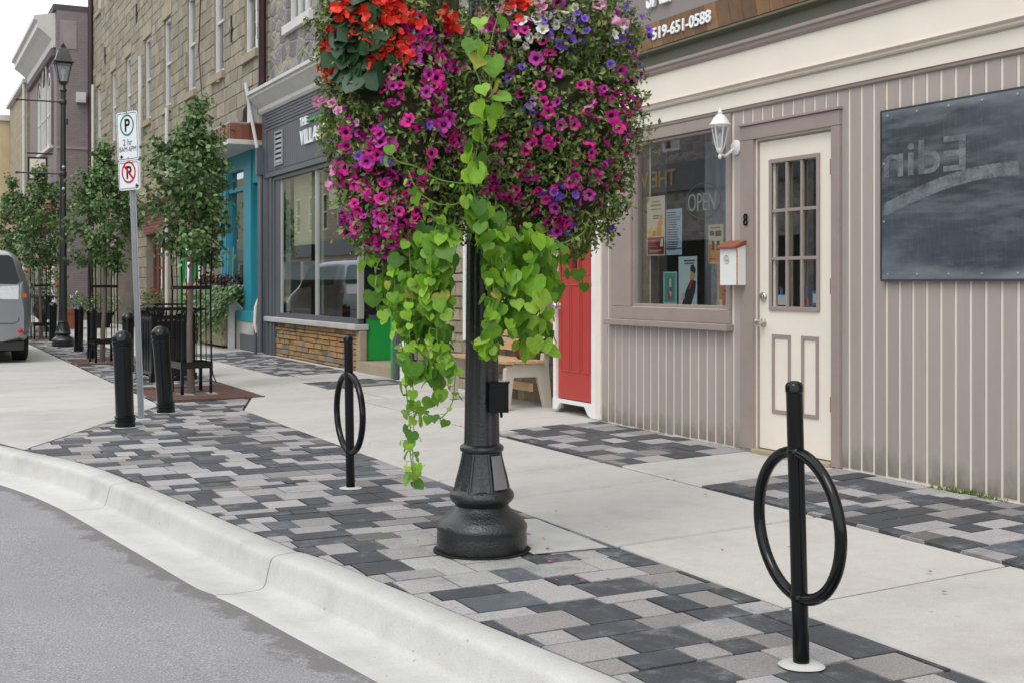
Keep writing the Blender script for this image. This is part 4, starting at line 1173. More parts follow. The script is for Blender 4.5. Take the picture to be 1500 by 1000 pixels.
def wall_lantern():
    X, y, z = 5.38, 7.085, 2.20
    t = thing('wall_lantern', 'white carriage lantern fixed beside the cream door', 'wall lamp', (X, y, z))
    b = MB(); b.T = Matrix.Translation((X-.008, y, z+.02)) @ Matrix.Rotation(-PI/2, 4, 'Y'); b.lathe([(.055, 0), (.055, .012), (.045, .022), (.02, .03)], 20, mod=lambda a, z: 1)
    b.T = b.T @ Matrix.Diagonal((1.25, .8, 1, 1)); b.build('back_plate', M_white, t, smooth=40)
    a = MB(); lx = X-.155
    a.tube([(X-.02, y, z+.02), (X-.06, y, z-.01), (X-.11, y, z-.045), (lx, y, z-.03), (lx, y, z+.0)], .011, 8); a.sphere((lx, y, z-.05), (.014, .014, .02), 10, 6); a.build('arm', M_white, t, smooth=60)
    c = MB(); c.T = Matrix.Translation((lx, y, z))
    for k in range(6):
        q = PI/3*k+.3; c.tube([(.022*math.cos(q), .022*math.sin(q), .0), (.034*math.cos(q), .034*math.sin(q), .04), (.058*math.cos(q), .058*math.sin(q), .165)], .005, 5)
    c.lathe([(.01, -.03), (.024, -.015), (.026, .005), (.018, .012)], 16); c.lathe([(.058, .155), (.064, .16), (.064, .17), (.058, .175)], 18)
    c.build('cage', M_white, t, smooth=50)
    g = MB(); g.T = c.T; g.lathe([(.02, .0), (.031, .04), (.054, .163)], 12, cap=False); g.build('glass', MATS['lamp_glass'], t, smooth=60)
    r = MB(); r.T = c.T; r.lathe([(.074, .168), (.078, .176), (.066, .19), (.05, .22), (.028, .245), (.014, .252), (.018, .262), (.010, .276), (.004, .295)], 18); r.build('cap', M_white, t, smooth=50)
    r = MB(); r.T = c.T; r.lathe([(.01, .01), (.012, .06), (.018, .09), (.004, .12)], 10); r.build('candle_bulb', M_cream, t, smooth=60)
wall_lantern()
def mailbox():
    X, y0, y1, z0, z1 = 5.38, 6.955, 7.155, 1.235, 1.50
    t = thing('mailbox', 'small white mailbox with rusty brown lid hung between window and door', 'mailbox', (X, 7.05, z0))
    b = MB(); b.prism([(X-.012, y0, z0), (X-.105, y0, z0), (X-.105, y0, z1-.005), (X-.012, y0, z1+.03)], (0, y1-y0, 0)); b.build('body', M_white, t, bevel=.003)
    l = MB(); l.prism([(X-.008, y0-.012, z1+.036), (X-.13, y0-.012, z1-.004), (X-.13, y0-.012, z1+.008), (X-.06, y0-.012, z1+.045), (X-.008, y0-.012, z1+.056)], (0, y1-y0+.024, 0)); l.build('lid', mat('rusty_brown_lid', S(140, 74, 48), .6, .2, 12, 60, .2), t)
    e = MB(); e.T = Matrix.Translation((X-.105, 7.075, z0+.185)) @ Matrix.Rotation(-PI/2, 4, 'Y')
    e.lathe([(.034, 0), (.034, .003), (.030, .005), (.026, .002), (.024, .001)], 24); e.T = e.T @ Matrix.Diagonal((.62, 1, 1, 1)); e.lathe([(.021, .001), (.02, .005), (.008, .007)], 20); e.build('emblem', mat('emblem_grey', (.5, .5, .5, 1), .35, .05), t, smooth=40)
    s = MB(); s.box(X-.1065, X-.103, y0-.001, y0+.006, z0, z1-.01); s.box(X-.104, X-.10, y0-.0012, y0+.001, z0, z1-.01); s.build('rust_streak', mat('rust_stain', S(190, 130, 60), .8, .3, 30, 60), t)
mailbox()
def chalkboard():
    X = 5.35; y0, y1, z0, z1 = 4.02, 5.62, 1.272, 2.29
    t = thing('chalkboard', 'large slate coloured chalkboard with smeared chalk on the taupe wall', 'chalkboard', (X, 4.8, z0))
    m, nt, b = newmat('smeared_slate')
    v = coords(nt); v2 = coords(nt, (1, 1, .12)); v3 = coords(nt, (1, .5, 1.6))
    c = ramp(nt, noisef(nt, v3, 1.6, 6, .6), [(.32, S(42, 48, 56)), (.45, S(56, 64, 73)), (.56, S(74, 82, 91)), (.66, S(100, 108, 115))])
    wp = coords(nt, (1, .45, 2.6)); c = mixc(nt, ramp(nt, noisef(nt, wp, 3.2, 7, .62), [(.47, (0,)*3), (.62, (.55,)*3)]), c, S(112, 120, 128))
    st = ramp(nt, noisef(nt, v2, 60, 3, .6), [(.5, (0,)*3), (.8, (.10,)*3)])
    c = mixc(nt, st, c, S(150, 155, 158))
    sp = nt.nodes.new('ShaderNodeTexNoise'); sp.inputs['Scale'].default_value = 75; nt.links.new(v, sp.inputs['Vector'])
    dots = ramp(nt, sp.outputs['Fac'], [(.73, (0,)*3), (.77, (.45,)*3)]); c = mixc(nt, dots, c, S(170, 172, 172))
    # chalk dust collected along bottom and top edge
    se = nt.nodes.new('ShaderNodeSeparateXYZ'); tc = nt.nodes.new('ShaderNodeTexCoord'); nt.links.new(tc.outputs['Object'], se.inputs[0])
    n5 = noisef(nt, v3, 7, 6, .7)
    for zc, sg in ((.075, -1), (.95, 1)):
        a = nt.nodes.new('ShaderNodeMath'); a.operation = 'MULTIPLY_ADD'; a.inputs[1].default_value = sg*9; a.inputs[2].default_value = -sg*9*zc-.45; nt.links.new(se.outputs[2], a.inputs[0])
        a2 = nt.nodes.new('ShaderNodeMath'); a2.operation = 'ADD'; nt.links.new(a.outputs[0], a2.inputs[0]); nt.links.new(n5, a2.inputs[1])
        c = mixc(nt, ramp(nt, a2.outputs[0], [(.05, (0,)*3), (.6, (.38,)*3)]), c, S(150, 156, 160))
    nt.links.new(c, b.inputs['Base Color']); b.inputs['Roughness'].default_value = .42
    p = MB(); p.box(X, X+.018, y0, y1, z0, z1); p.build('board', m, t, bevel=.002)
    f = MB(); f.box(X-.006, X+.02, y0, y1+.004, z0-.012, z0+.002); f.box(X-.004, X+.02, y1, y1+.01, z0, z1); f.box(X-.003, X+.02, y0, y1+.01, z1, z1+.008); f.build('edge_strip', mat('board_edge', S(58, 62, 66), .5), t)
    s = MB()
    for zz in (z0+.03, z1-.03):
        for i in range(7):
            s.T = Matrix.Translation((X, y1-.05-i*.24, zz)) @ Matrix.Rotation(-PI/2, 4, 'Y'); s.lathe([(.008, 0), (.007, .003), (.002, .004)], 8)
    for zz in (z0+.35, z0+.7): s.T = Matrix.Translation((X, y1-.02, zz)) @ Matrix.Rotation(-PI/2, 4, 'Y'); s.lathe([(.008, 0), (.007, .003), (.002, .004)], 8)
    s.build('screw', M_steel, t)
    ch = MB()
    ghost = mat('chalk_ghost', S(118, 125, 132), .5, .25, 5, 60, 0)
    gn = ghost.node_tree; gb = [q for q in gn.nodes if q.type == 'BSDF_PRINCIPLED'][0]
    ms_ = gn.nodes.new('ShaderNodeMixShader'); tr_ = gn.nodes.new('ShaderNodeBsdfTransparent'); gn.links.new(ramp(gn, noisef(gn, coords(gn, (1, 1, 1.5)), 9, 6, .7), [(.28, (.25,)*3), (.55, (.95,)*3)]), ms_.inputs[0])
    gn.links.new(tr_.outputs[0], ms_.inputs[1]); gn.links.new(gb.outputs[0], ms_.inputs[2]); gn.links.new(ms_.outputs[0], [q for q in gn.nodes if q.type == 'OUTPUT_MATERIAL'][0].inputs[0])
    v_, f_ = textpolys('Edin', size=.30, bold=.004, sx=1.0, extrude=0)
    wd = max(q[0] for q in v_); ch.add([((wd-a)*.66/wd, b_*.95, c) for a, b_, c in v_], [tuple(reversed(q)) for q in f_], FX(X-.0015, 5.60, 1.89) @ Matrix.Rotation(0, 4, 'Z'))
    # keep the letters on the board
    n = 24
    for i in range(n):
        q0, q1 = i/n, (i+1)/n
        cv = lambda q: (5.60-1.0*q, 1.70+.17*math.sin(min(1, q*1.15)*PI*.5))
        (ya, za), (yb, zb_) = cv(q0), cv(q1)
        ch.poly([(X-.0012, ya, za-.045), (X-.0012, yb, zb_-.05+.01*q1), (X-.0012, yb, zb_+.035), (X-.0012, ya, za+.03)])
    ch.build('chalk_smear', ghost, t)
chalkboard()

# posters behind the shop glass
def poster(name, label, y_left, z_top, w, h, base, art, cat='poster', group='papers taped inside the shop window', X=5.424):
    k = MB(); k.col = base
    y1, y0 = y_left, y_left-w
    k.box(X, X+.0015, y0, y1, z_top-h, z_top)
    for i, a in enumerate(art):
        k.col = a[-1]
        pts = a[0] if isinstance(a[0], list) else [(a[0], a[1]), (a[2], a[1]), (a[2], a[3]), (a[0], a[3])]
        k.poly([(X-.0004-i*.00012, y1-u*w, z_top-h+v*h) for u, v in pts])
    return k.build(name, M_print, colattr=True, label=label, category=cat, group=group)
g = lambda *c: (lin(c[0]), lin(c[1]), lin(c[2]), 1)
def lines(u0, u1, v0, v1, n, c, th=.35, seed=1):
    rr = random.Random(seed); o = []
    for i in range(n):
        v = v1-(v1-v0)*(i+.5)/n; o.append((u0, v-(v1-v0)/n*th/2, u1-(u1-u0)*rr.uniform(0, .35), v+(v1-v0)/n*th/2, c))
    return o
poster('poster', 'cream and dark red poster with a small orange figure, top left in the shop window', 8.34, 1.945, .26, .475, g(214, 204, 176),
       [(.04, .02, .96, .31, g(130, 28, 34)), ([(.0, .86), (.18, .99), (.0, .99)], g(220, 150, 50)), (.3, .9, .75, .915, g(120, 110, 80)), (.22, .83, .8, .86, g(150, 135, 90)), (.22, .77, .8, .79, g(150, 135, 90)), (.35, .66, .7, .68, g(90, 90, 70)), (.35, .62, .65, .64, g(90, 90, 70)),
        ([(.55, .33), (.62, .56), (.74, .6), (.92, .56), (.8, .5), (.84, .33)], g(228, 150, 30)), ([(.7, .6), (.76, .68), (.86, .67), (.86, .6)], g(200, 150, 90)), ([(.08, .32), (.1, .44), (.3, .5), (.34, .32)], g(225, 190, 60)), ([(.3, .33), (.36, .42), (.5, .42), (.52, .33)], g(230, 120, 40)), ([(.74, .15), (.8, .28), (.88, .28), (.92, .15)], g(220, 210, 205))]
       + lines(.08, .66, .14, .27, 4, g(200, 130, 110), .4)+lines(.15, .85, .05, .10, 2, g(220, 180, 160), .5))
poster('notice', 'pale blue typed notice hanging right of the red poster', 8.06, 1.83, .215, .36, g(168, 184, 196), lines(.08, .9, .1, .95, 16, g(70, 82, 96), .45, 2)+[(0, .13, 1, .15, g(40, 50, 60))], 'notice')
poster('flyer', 'yellow and orange flyer with two dark pictures in the shop window', 7.50, 1.685, .185, .29, g(206, 196, 160),
       [(.04, .03, .96, .5, g(206, 140, 60)), (.1, .72, .4, .84, g(60, 80, 110)), (.48, .70, .88, .84, g(70, 70, 60)), (.24, .34, .42, .58, g(60, 50, 50)), (.56, .34, .76, .58, g(60, 62, 40)), (.08, .1, .5, .14, g(190, 70, 40)), (.1, .9, .8, .94, g(150, 120, 60))], 'flyer')
poster('flyer', 'green bordered flyer with a white centre at the bottom of the shop window', 8.10, 1.34, .185, .275, g(176, 204, 212),
       [(.08, .12, .92, .96, g(76, 160, 130)), (.3, .2, .74, .82, g(120, 110, 110)), (.44, .3, .6, .8, g(190, 200, 210)), (.32, .22, .5, .4, g(190, 60, 60)), (.46, .44, .6, .56, g(60, 90, 160))], 'flyer')
poster('poster', 'white poster with a person in a dark coat and red scarf in the shop window', 7.89, 1.455, .245, .385, g(186, 206, 206),
       [([(.18, .02), (.30, .2), (.42, .34), (.62, .5), (.72, .56), (.95, .5), (.9, .3), (.68, .02)], g(36, 38, 44)), ([(.62, .54), (.66, .72), (.84, .76), (.92, .62), (.84, .52)], g(190, 150, 110)), ([(.64, .72), (.66, .82), (.82, .84), (.94, .74), (.9, .66)], g(40, 36, 36)), ([(.55, .36), (.7, .52), (.8, .5), (.62, .34)], g(190, 30, 40)), ([(.14, .14), (.2, .26), (.32, .28), (.36, .18), (.24, .12)], g(200, 180, 150)), (.3, .9, .9, .93, g(70, 80, 80)), (.32, .85, .85, .875, g(70, 80, 80))])
poster('poster', 'orange poster at the lower right corner of the shop window behind the mailbox', 7.385, 1.40, .175, .34, g(214, 200, 170),
       [(.06, .02, .98, .97, g(196, 124, 40)), (.14, .04, .34, .2, g(190, 205, 205)), (.2, .8, .6, .86, g(150, 80, 30)), (.25, .66, .7, .7, g(120, 60, 30)), (.5, .5, .7, .6, g(90, 90, 50)), (.3, .3, .8, .33, g(150, 80, 30)), (.45, .36, .6, .42, g(60, 90, 120))])
def open_sign():
    t = thing('open_sign', 'unlit neon sign reading OPEN inside the shop window', 'neon sign', (5.46, 7.64, 1.78))
    m = mat('neon_tube_off', S(172, 176, 180), .3, .05)
    k = MB(); v_, f_ = textpolys('OPEN', size=.20, bold=-.003, sx=.72, extrude=.004); k.add(v_, f_, FX(5.46, 7.82, 1.80)); k.build('lettering', m, t)
    k = MB(); k.tube([(5.47, 7.63+.22*math.cos(a), 1.875+.135*math.sin(a)) for a in [2*PI*i/40 for i in range(40)]], .004, 6, closed=True); k.build('oval_tube', mat('neon_oval', S(96, 102, 106), .3), t)
open_sign()

# ------------------------------------------------ 2. stone building with grey storefront and red door
def stone_building():
    t = thing('stone_building', 'grey rubble stone building above the dark grey cafe front and red door', 'building', (5.6, 14.6, .08))
    X = 5.6
    up = MB(); wins = [(17.9, 19.15, 5.38, 7.5), (14.1, 15.35, 5.38, 7.5), (10.4, 11.65, 5.38, 7.5)]
    wallslab(up, X, X+.35, 9.07, 20.18, 4.3, 12, wins); up.build('upper_wall', M_rub, t)
    for a in wins: sash(t, X, *a, M_corn, mull=2, rail=False, fw=.09, sill=M_corn)
    rf = MB(); rf.box(X, 14, 9.08, 20.17, 12.0, 12.2); rf.box(13.8, 14, 9.08, 20.17, 0, 12); rf.box(X+.36, 13.8, 9.08, 9.3, 6.41, 12); rf.build('roof', M_roof, t)
    # ground floor stone behind the bench
    hw = (10.5, 12.4, .62, 2.35)
    bk = MB(); wallslab(bk, 5.66, 5.8, 9.9, 13.86, .03, 3.0, [hw]); bk.box(5.47, 5.8, 9.86, 9.898, .03, 3.0); bk.build('mortar_backing', M_ashm, t)
    st = MB(); block_wall(st, 5.655, 9.9, 13.86, .07, 2.98, [hw], (.09, .17), (.14, .36), .03, .006); st.build('stone_wall', M_stoneb, t)
    f = MB(); y0, y1, z0, z1 = hw
    for (a, b_) in ((y0, y0+.06), (y1-.06, y1), ((y0+y1)/2-.03, (y0+y1)/2+.03)): f.box(5.63, 5.72, a, b_, z0, z1)
    f.box(5.632, 5.72, y0+.06, y1-.06, z0, z0+.06); f.box(5.632, 5.72, y0+.06, y1-.06, z1-.06, z1); w = f.build('window', M_white, t)
    g_ = MB(); g_.poly([(5.69, y0, z0), (5.69, y1, z0), (5.69, y1, z1), (5.69, y0, z1)]); g_.build('pane', M_glass, w)
    k = MB(); k.box(6.9, 6.95, 9.9, 13.8, 0, 3); k.build('room_wall', M_int, t)
    # red door
    D = 5.44
    d = MB(); gl = (9.485, 9.625, 1.37, 1.86)
    for r in rects(9.215, 9.85, .205, 2.2, [gl]): d.box(D, D+.045, *r)
    dr = d.build('door', M_red, t); dr['label'] = 'red panelled door'
    def frame(mb, a, b_, c0, c1, w2=.018, pr=.010):
        mb.box(D-pr, D+.002, a, a+w2, c0, c1); mb.box(D-pr, D+.002, b_-w2, b_, c0, c1); mb.box(D-pr-.0005, D+.002, a+w2, b_-w2, c0, c0+w2); mb.box(D-pr-.0005, D+.002, a+w2, b_-w2, c1-w2, c1)
    q = MB(); frame(q, gl[0]-.03, gl[1]+.03, gl[2]-.03, gl[3]+.03, .03, .014); q.build('vision_frame', M_red, dr, bevel=.003)
    for (a, b_) in ((9.27, 9.43), (9.455, 9.615), (9.64, 9.80)):
        q = MB(); frame(q, a, b_, .45, 1.24, .014, .006); q.build('door_panel', M_red, dr, bevel=.003)
        if a != 9.455:
            q = MB(); frame(q, a, min(b_, 9.455 if a < 9.4 else 9.9), 1.32, 1.90, .012, .006); q.build('door_panel', M_red, dr, bevel=.003)
        q = MB(); frame(q, a, b_, 1.97, 2.14, .012, .006); q.build('door_panel', M_red, dr, bevel=.003)
    g_ = MB(); g_.poly([(D+.02, gl[0], gl[2]), (D+.02, gl[1], gl[2]), (D+.02, gl[1], gl[3]), (D+.02, gl[0], gl[3])]); g_.build('pane', M_glass, dr)
    q = MB(); q.T = Matrix.Translation((D, 9.815, 1.04)) @ Matrix.Rotation(-PI/2, 4, 'Y'); q.lathe([(.03, 0), (.03, .008), (.012, .014), (.012, .035), (.024, .042), (.031, .056), (.026, .07), (.01, .076)], 18); q.build('door_knob', M_chrome, dr, smooth=50)
    fr = MB(); fr.box(D-.03, D+.06, 9.10, 9.208, .10, 2.26); fr.box(D-.03, D+.06, 9.857, 9.90, .10, 2.26); fr.box(D-.032, D+.06, 9.10, 9.90, 2.262, 2.34); fr.build('door_frame', M_white, t, bevel=.004)
    kb = MB(); kb.prism([(D-.035, 9.11, .075), (D-.035, 9.11, .198), (D-.035, 9.90, .198), (D-.035, 9.90, .10), (D-.035, 9.82, .10), (D-.035, 9.76, .165), (D-.035, 9.32, .165), (D-.035, 9.26, .10), (D-.035, 9.2, .075)], (.03, 0, 0)); kb.build('kick_board', M_white, t)
    sp = MB(); sp.box(D, D+.3, 9.07, 13.9, 2.345, 3.05); sp.build('spandrel', M_white, t)
    # storefront fascia and cornice (whole width)
    fa = MB(); fa.box(5.47, 5.6, 9.07, 20.2, 3.06, 4.06); fa.box(5.44, 5.47, 9.07, 20.1, 2.985, 3.058)
    for i in range(5): fa.box(5.452, 5.47, 9.07, 19.98, 3.82+i*.048, 3.855+i*.048)
    fa.box(5.45, 5.47, 19.86, 20.0, 3.06, 3.8); fa.box(5.452, 5.47, 9.1, 19.86, 3.765, 3.80)
    y = 9.1
    while y < 19.8:
        fa.box(5.462, 5.47, y, y+.085, 3.085, 3.76); y += .095
    fs = fa.build('fascia', M_dgrey, t)
    co = MB(); co.prism([(5.62, 9.07, 4.062), (5.43, 9.07, 4.062), (5.40, 9.07, 4.10), (5.40, 9.07, 4.16), (5.33, 9.07, 4.22), (5.27, 9.07, 4.30), (5.24, 9.07, 4.32), (5.24, 9.07, 4.36), (5.20, 9.07, 4.37), (5.20, 9.07, 4.42), (5.62, 9.07, 4.50)], (0, 11.13, 0)); co.build('cornice', M_corn, t, smooth=25)
    v = MB(); v.box(5.44, 5.462, 18.92, 19.36, 3.14, 3.17); v.box(5.44, 5.462, 18.92, 19.36, 3.66, 3.69); v.box(5.44, 5.462, 18.92, 18.95, 3.17, 3.66); v.box(5.44, 5.462, 19.33, 19.36, 3.17, 3.66)
    for i in range(6): v.prism([(5.460, 18.95, 3.19+i*.08), (5.445, 18.95, 3.18+i*.08), (5.445, 18.95, 3.195+i*.08), (5.460, 18.95, 3.235+i*.08)], (0, .38, 0))
    v.build('vent', mat('vent_pale', S(150, 152, 156), .5), t)
    v = MB(); v.box(5.4612, 5.4618, 18.95, 19.33, 3.17, 3.66); v.build('vent_opening', M_dark, t)
    # cafe bay
    bw = MB(); bw.box(5.60, 5.72, 15.52, 20.2, .03, .63); bw.box(5.56, 5.65, 15.53, 20.15, .05, .62); bw.build('plinth_core', M_sandm, t)
    b2 = MB(); block_wall(b2, 5.535, 15.52, 19.98, .08, .615, [], (.035, .085), (.12, .42), .035, .003)
    b2.build('sandstone_plinth', M_sand, t)
    b3 = MB(); b3.box(5.50, 5.62, 15.46, 15.6, .05, .615); b3.build('plinth_quoin', M_lint, t, bevel=.02)
    cp = MB(); cp.box(5.44, 5.64, 15.46, 20.0, .62, .70); cp.build('coping', M_kerb, t, bevel=.01)
    f = MB(); F = 5.50
    f.box(F, F+.08, 15.5, 19.5, .702, .775); f.box(F-.02, F+.08, 15.5, 19.5, 2.92, 2.984); f.box(F+.001, F+.08, 19.24, 19.5, .775, 2.92)
    f.box(F-.02, F+.15, 19.5, 20.2, .08, 2.984); f.box(F-.04, F-.02, 19.6, 19.72, .08, 2.98); f.box(F-.04, F-.02, 19.82, 19.95, .08, 2.98)
    w = f.build('shop_window', M_dgrey, t)
    mat('silver_mullion', S(196, 196, 190, .9), .4, .05, 3, 50, 0, metal=.3)
    for q in ((F+.005, F+.06, 17.34, 17.385), (F-.004, F+.07, 15.46, 15.53), (F+.012, F+.05, 19.20, 19.24)): mu = MB(); mu.box(*q, .775, 2.92); mu.build('mullion', MATS['silver_mullion'], w)
    g_ = MB()
    for (a, b_) in ((15.53, 17.34), (17.385, 19.2)): g_.poly([(F+.03, a, .775), (F+.03, b_, .775), (F+.03, b_, 2.92), (F+.03, a, 2.92)])
    g_.build('pane', M_glass, w)
    fb = MB()
    for (a, b_) in ((15.54, 17.33), (17.39, 19.19)): fb.poly([(F+.036, a, 1.30), (F+.036, b_, 1.30), (F+.036, b_, 1.585), (F+.036, a, 1.585)])
    m, nt, b = newmat('frosted_film'); nt.nodes.remove(b)
    t_ = nt.nodes.new('ShaderNodeBsdfTransparent'); d_ = nt.nodes.new('ShaderNodeBsdfDiffuse'); d_.inputs[0].default_value = (.42, .50, .53, 1); mx = nt.nodes.new('ShaderNodeMixShader'); mx.inputs[0].default_value = .62
    nt.links.new(t_.outputs[0], mx.inputs[1]); nt.links.new(d_.outputs[0], mx.inputs[2]); nt.links.new(mx.outputs[0], nt.nodes[0].inputs[0])
    fb.build('frosted_band', m, w)
    bl = MB(); bl.box(F+.12, F+.125, 17.55, 18.85, 1.84, 2.95); bl.box(F+.12, F+.125, 15.6, 17.1, 2.32, 2.95); bl.build('roller_blind', mat('cream_blind', S(206, 210, 176, .9), .8, .03, 1, 30, 0), w)
    cu = MB()
    for yy in (17.28, 18.98, 19.12): cu.box(F+.08, F+.09, yy-.05, yy+.05, .8, 2.92)
    cu.build('curtain', mat('pale_green_curtain', S(150, 172, 152, .8), .8), w)
    rm = MB(); xa, xb, ya, yb, za, zc = 5.6, 9.5, 14.05, 20.1, .10, 3.2
    rm.poly([(xb, ya, za), (xb, yb, za), (xb, yb, zc), (xb, ya, zc)]); rm.poly([(xa+.1, yb, za), (xb, yb, za), (xb, yb, zc), (xa+.1, yb, zc)]); rm.poly([(xa+.2, ya, zc), (xb, ya, zc), (xb, yb, zc), (xa+.2, yb, zc)]); rm.poly([(xa+.1, 15.6, za), (xb, 15.6, za), (xb, yb, za), (xa+.1, yb, za)]); rm.poly([(xa, 14.0, .20), (xb, 14.0, .20), (xb, 15.6, .20), (xa, 15.6, .20)])
    rm.build('cafe_interior', M_int, t)
    # entrance recess: step, green return wall, posts
    s = MB(); s.box(5.48, 7.5, 14.2, 15.455, .05, .215); s.build('entrance_step', M_lint, t, bevel=.01)
    gp = MB(); gp.box(5.63, 6.9, 15.50, 15.56, .22, .77); gp.build('green_stall_riser', M_green, t)
    ge = MB(); ge.box(5.66, 6.9, 15.49, 15.55, .772, .82); ge.box(6.9, 7.0, 15.47, 15.56, .2, 2.98); ge.tube([(6.12, 15.44, .82), (6.12, 15.44, 2.98)], .055, 12); ge.build('entrance_frame', M_dgrey, t)
    g_ = MB(); g_.poly([(5.6, 15.52, .82), (6.9, 15.52, .82), (6.9, 15.52, 2.92), (5.6, 15.52, 2.92)]); g_.build('return_pane', M_glass, t)
    gp = MB(); gp.box(5.46, 5.56, 14.11, 14.19, .08, 2.98); gp.build('green_post', M_green, t)
    gp = MB(); gp.box(5.45, 5.60, 13.99, 14.10, .08, 2.98); gp.box(5.6, 7.4, 14.0, 14.09, .1, 2.98); gp.build('grey_post', M_dgrey, t)
    dd = MB(); dd.box(7.3, 7.36, 14.2, 15.4, .22, 2.9); dd.build('recessed_door', M_dark, t)
    pp = MB(); pp.tube([(5.52, 13.87, .06), (5.52, 13.87, .50)], .06, 14); pp.tube([(5.52, 13.87, .44), (5.52, 13.87, .52)], .068, 14); pp.tube([(5.52, 13.87, .5), (5.52, 13.87, 3.0)], .045, 12); pp.build('downpipe', M_white, t, smooth=50)
    # services at the far end
    pp = MB(); pp.tube([(5.36, 20.22, .06), (5.36, 20.22, .62)], .03, 8); pp.build('grey_conduit', M_dgrey, t, smooth=50)
    pp = MB(); pp.tube([(5.40, 20.06, .10), (5.40, 20.06, 3.2), (5.40, 20.2, 3.4)], .045, 10); pp.box(5.33, 5.44, 20.0, 20.12, 3.05, 3.5); pp.build('grey_conduit', M_dgrey, t, smooth=50)
    pp = MB(); pp.tube([(5.37, 20.2, .42), (5.35, 20.21, .58), (5.36, 20.19, .85), (5.41, 20.16, 1.06)], [.02, .032, .03, .01], 8); pp.build('cable_loop', M_cream, t, smooth=60)
    pp = MB(); pp.tube([(5.2, 20.25, 4.6), (5.28, 20.22, 4.1), (5.36, 20.1, 3.5)], .03, 8); pp.build('white_conduit', M_corn, t, smooth=30)
    pp = MB(); pp.box(5.28, 5.40, 20.24, 20.44, 3.95, 4.42); pp.build('meter_box', M_corn, t, smooth=30)
    pp = MB(); pp.tube([(5.5, 20.3, 12), (5.5, 20.3, 4.62), (5.5, 20.55, 4.45), (5.5, 21.0, 4.4), (5.5, 21.35, 4.3), (5.5, 21.4, 4.05)], .065, 10); pp.build('brown_downpipe', M_dpipe, t, smooth=50)
stone_building()
def cafe_sign():
    t = thing('cafe_sign', 'raised white letters reading THE VILLAGE with green line on the grey fascia', 'shop sign', (5.45, 17.4, 3.3))
    wt = mat('white_letters', S(232, 236, 236, 1), .4, .02)
    for s_, yy, zz, sz, wd_ in (('THE', 17.93, 3.62, .17, .36), ('VILLAGE', 17.93, 3.33, .31, 1.25)):
        k = MB(); v_, f_ = textpolys(s_, size=sz, bold=.004, extrude=.014); wd = max(q[0] for q in v_)
        k.add([(a*wd_/wd, b_, c) for a, b_, c in v_], f_, FX(5.445, yy, zz)); k.build('lettering', wt, t)
    k = MB(); k.box(5.43, 5.462, 16.62, 17.5, 3.645, 3.68); k.box(5.43, 5.462, 16.55, 16.60, 3.34, 3.68); k.build('green_line', M_green, t)
cafe_sign()
def window_sign():
    t = thing('window_sign', 'white sign with black letters AYR leaning in the window behind the bench', 'sign', (5.6, 11.6, 1.1))
    k = MB(); k.box(5.60, 5.615, 11.25, 11.78, 1.02, 1.62); k.build('panel', M_white, t)
    k = MB(); v_, f_ = textpolys('AYR', size=.22, bold=.004, sx=.8, extrude=0); k.add(v_, f_, FX(5.598, 11.72, 1.22)); k.build('lettering', M_dark, t)
    k = MB(); k.box(5.597, 5.599, 11.4, 11.7, 1.07, 1.15); k.build('blue_band', mat('blue_print', S(70, 110, 190), .5), t)
window_sign()
# bench by the stone wall
def bench():
    x0, y0 = 5.06, 10.2
    t = thing('bench', 'slatted timber bench with pale plastic frames against the stone wall', 'bench', (x0, y0, .065))
    m_f = mat('pale_plastic', S(196, 188, 174, .9), .55, .05, 3, 40, .05)
    z0 = .066
    for yy in (10.2, 11.42):
        f = MB()
        # outline in x,z: front leg, seat, back leg, back support
        pts = [(.02, 0), (.09, 0), (.13, .30), (.38, .30), (.46, 0), (.54, 0), (.50, .40), (.55, .90), (.50, .90), (.43, .44), (.08, .42), (.04, .38)]
        f.prism([(x0+a-.03, yy, z0+b_) for a, b_ in pts], (0, .06, 0)); f.build('end_frame', m_f, t, bevel=.006)
    s = MB()
    for i in range(4): s.box(x0+.0+i*.105, x0+.09+i*.105, 10.16, 11.55, z0+.43, z0+.458)
    s.build('seat', M_wood, t, bevel=.004)
    s = MB()
    for i in range(3):
        a = .445+i*.035; z = z0+.52+i*.135
        s.prism([(x0+a-.03, 10.16, z), (x0+a-.005, 10.16, z-.004), (x0+a+.02, 10.16, z+.115), (x0+a-.005, 10.16, z+.119)], (0, 1.39, 0))
    s.build('backrest', M_wood, t)
    s = MB(); s.box(x0+.30, x0+.33, 10.26, 11.42, z0+.16, z0+.24); s.build('stretcher', M_wood, t)
bench()
cs = MB(); cs.sphere((5.36, 10.42, .60), (.07, .11, .09), 14, 8); cs.build('cushion', mat('dark_red_fabric', S(110, 24, 36), .8, .1, 9, 60, .2), smooth=60, label='dark red cushion on the near end of the timber bench', category='cushion')
# cafe chairs and table inside
def cafe_chair(x, y, rz, label):
    t = thing('cafe_chair', label, 'chair', (x, y, .10), 'chairs inside the cafe window')
    T = Matrix.Translation((x, y, .10)) @ Matrix.Rotation(rz, 4, 'Z'); m_w = MATS['brown_door_paint']
    s = MB(); s.T = T; s.box(-.2, .2, -.2, .2, .43, .47); s.build('seat', mat('red_seat', S(190, 40, 40), .5) if 'red_seat' not in MATS else MATS['red_seat'], t)
    b_ = MB(); b_.T = T
    for k in range(4): b_.box(-.19+k*.115, -.155+k*.115, .18, .20, .47, .95)
    b_.box(-.21, .21, .175, .205, .88, .97); b_.build('backrest', m_w, t)
    for sx in (-1, 1):
        for sy in (-1, 1):
            l = MB(); l.T = T; l.tube([(sx*.18, sy*.18, 0), (sx*.17, sy*.17, .43)], .018, 6); l.build('leg', m_w, t)
cafe_chair(6.3, 17.0, 1.2, 'wooden chair with red seat nearest the cafe mullion')
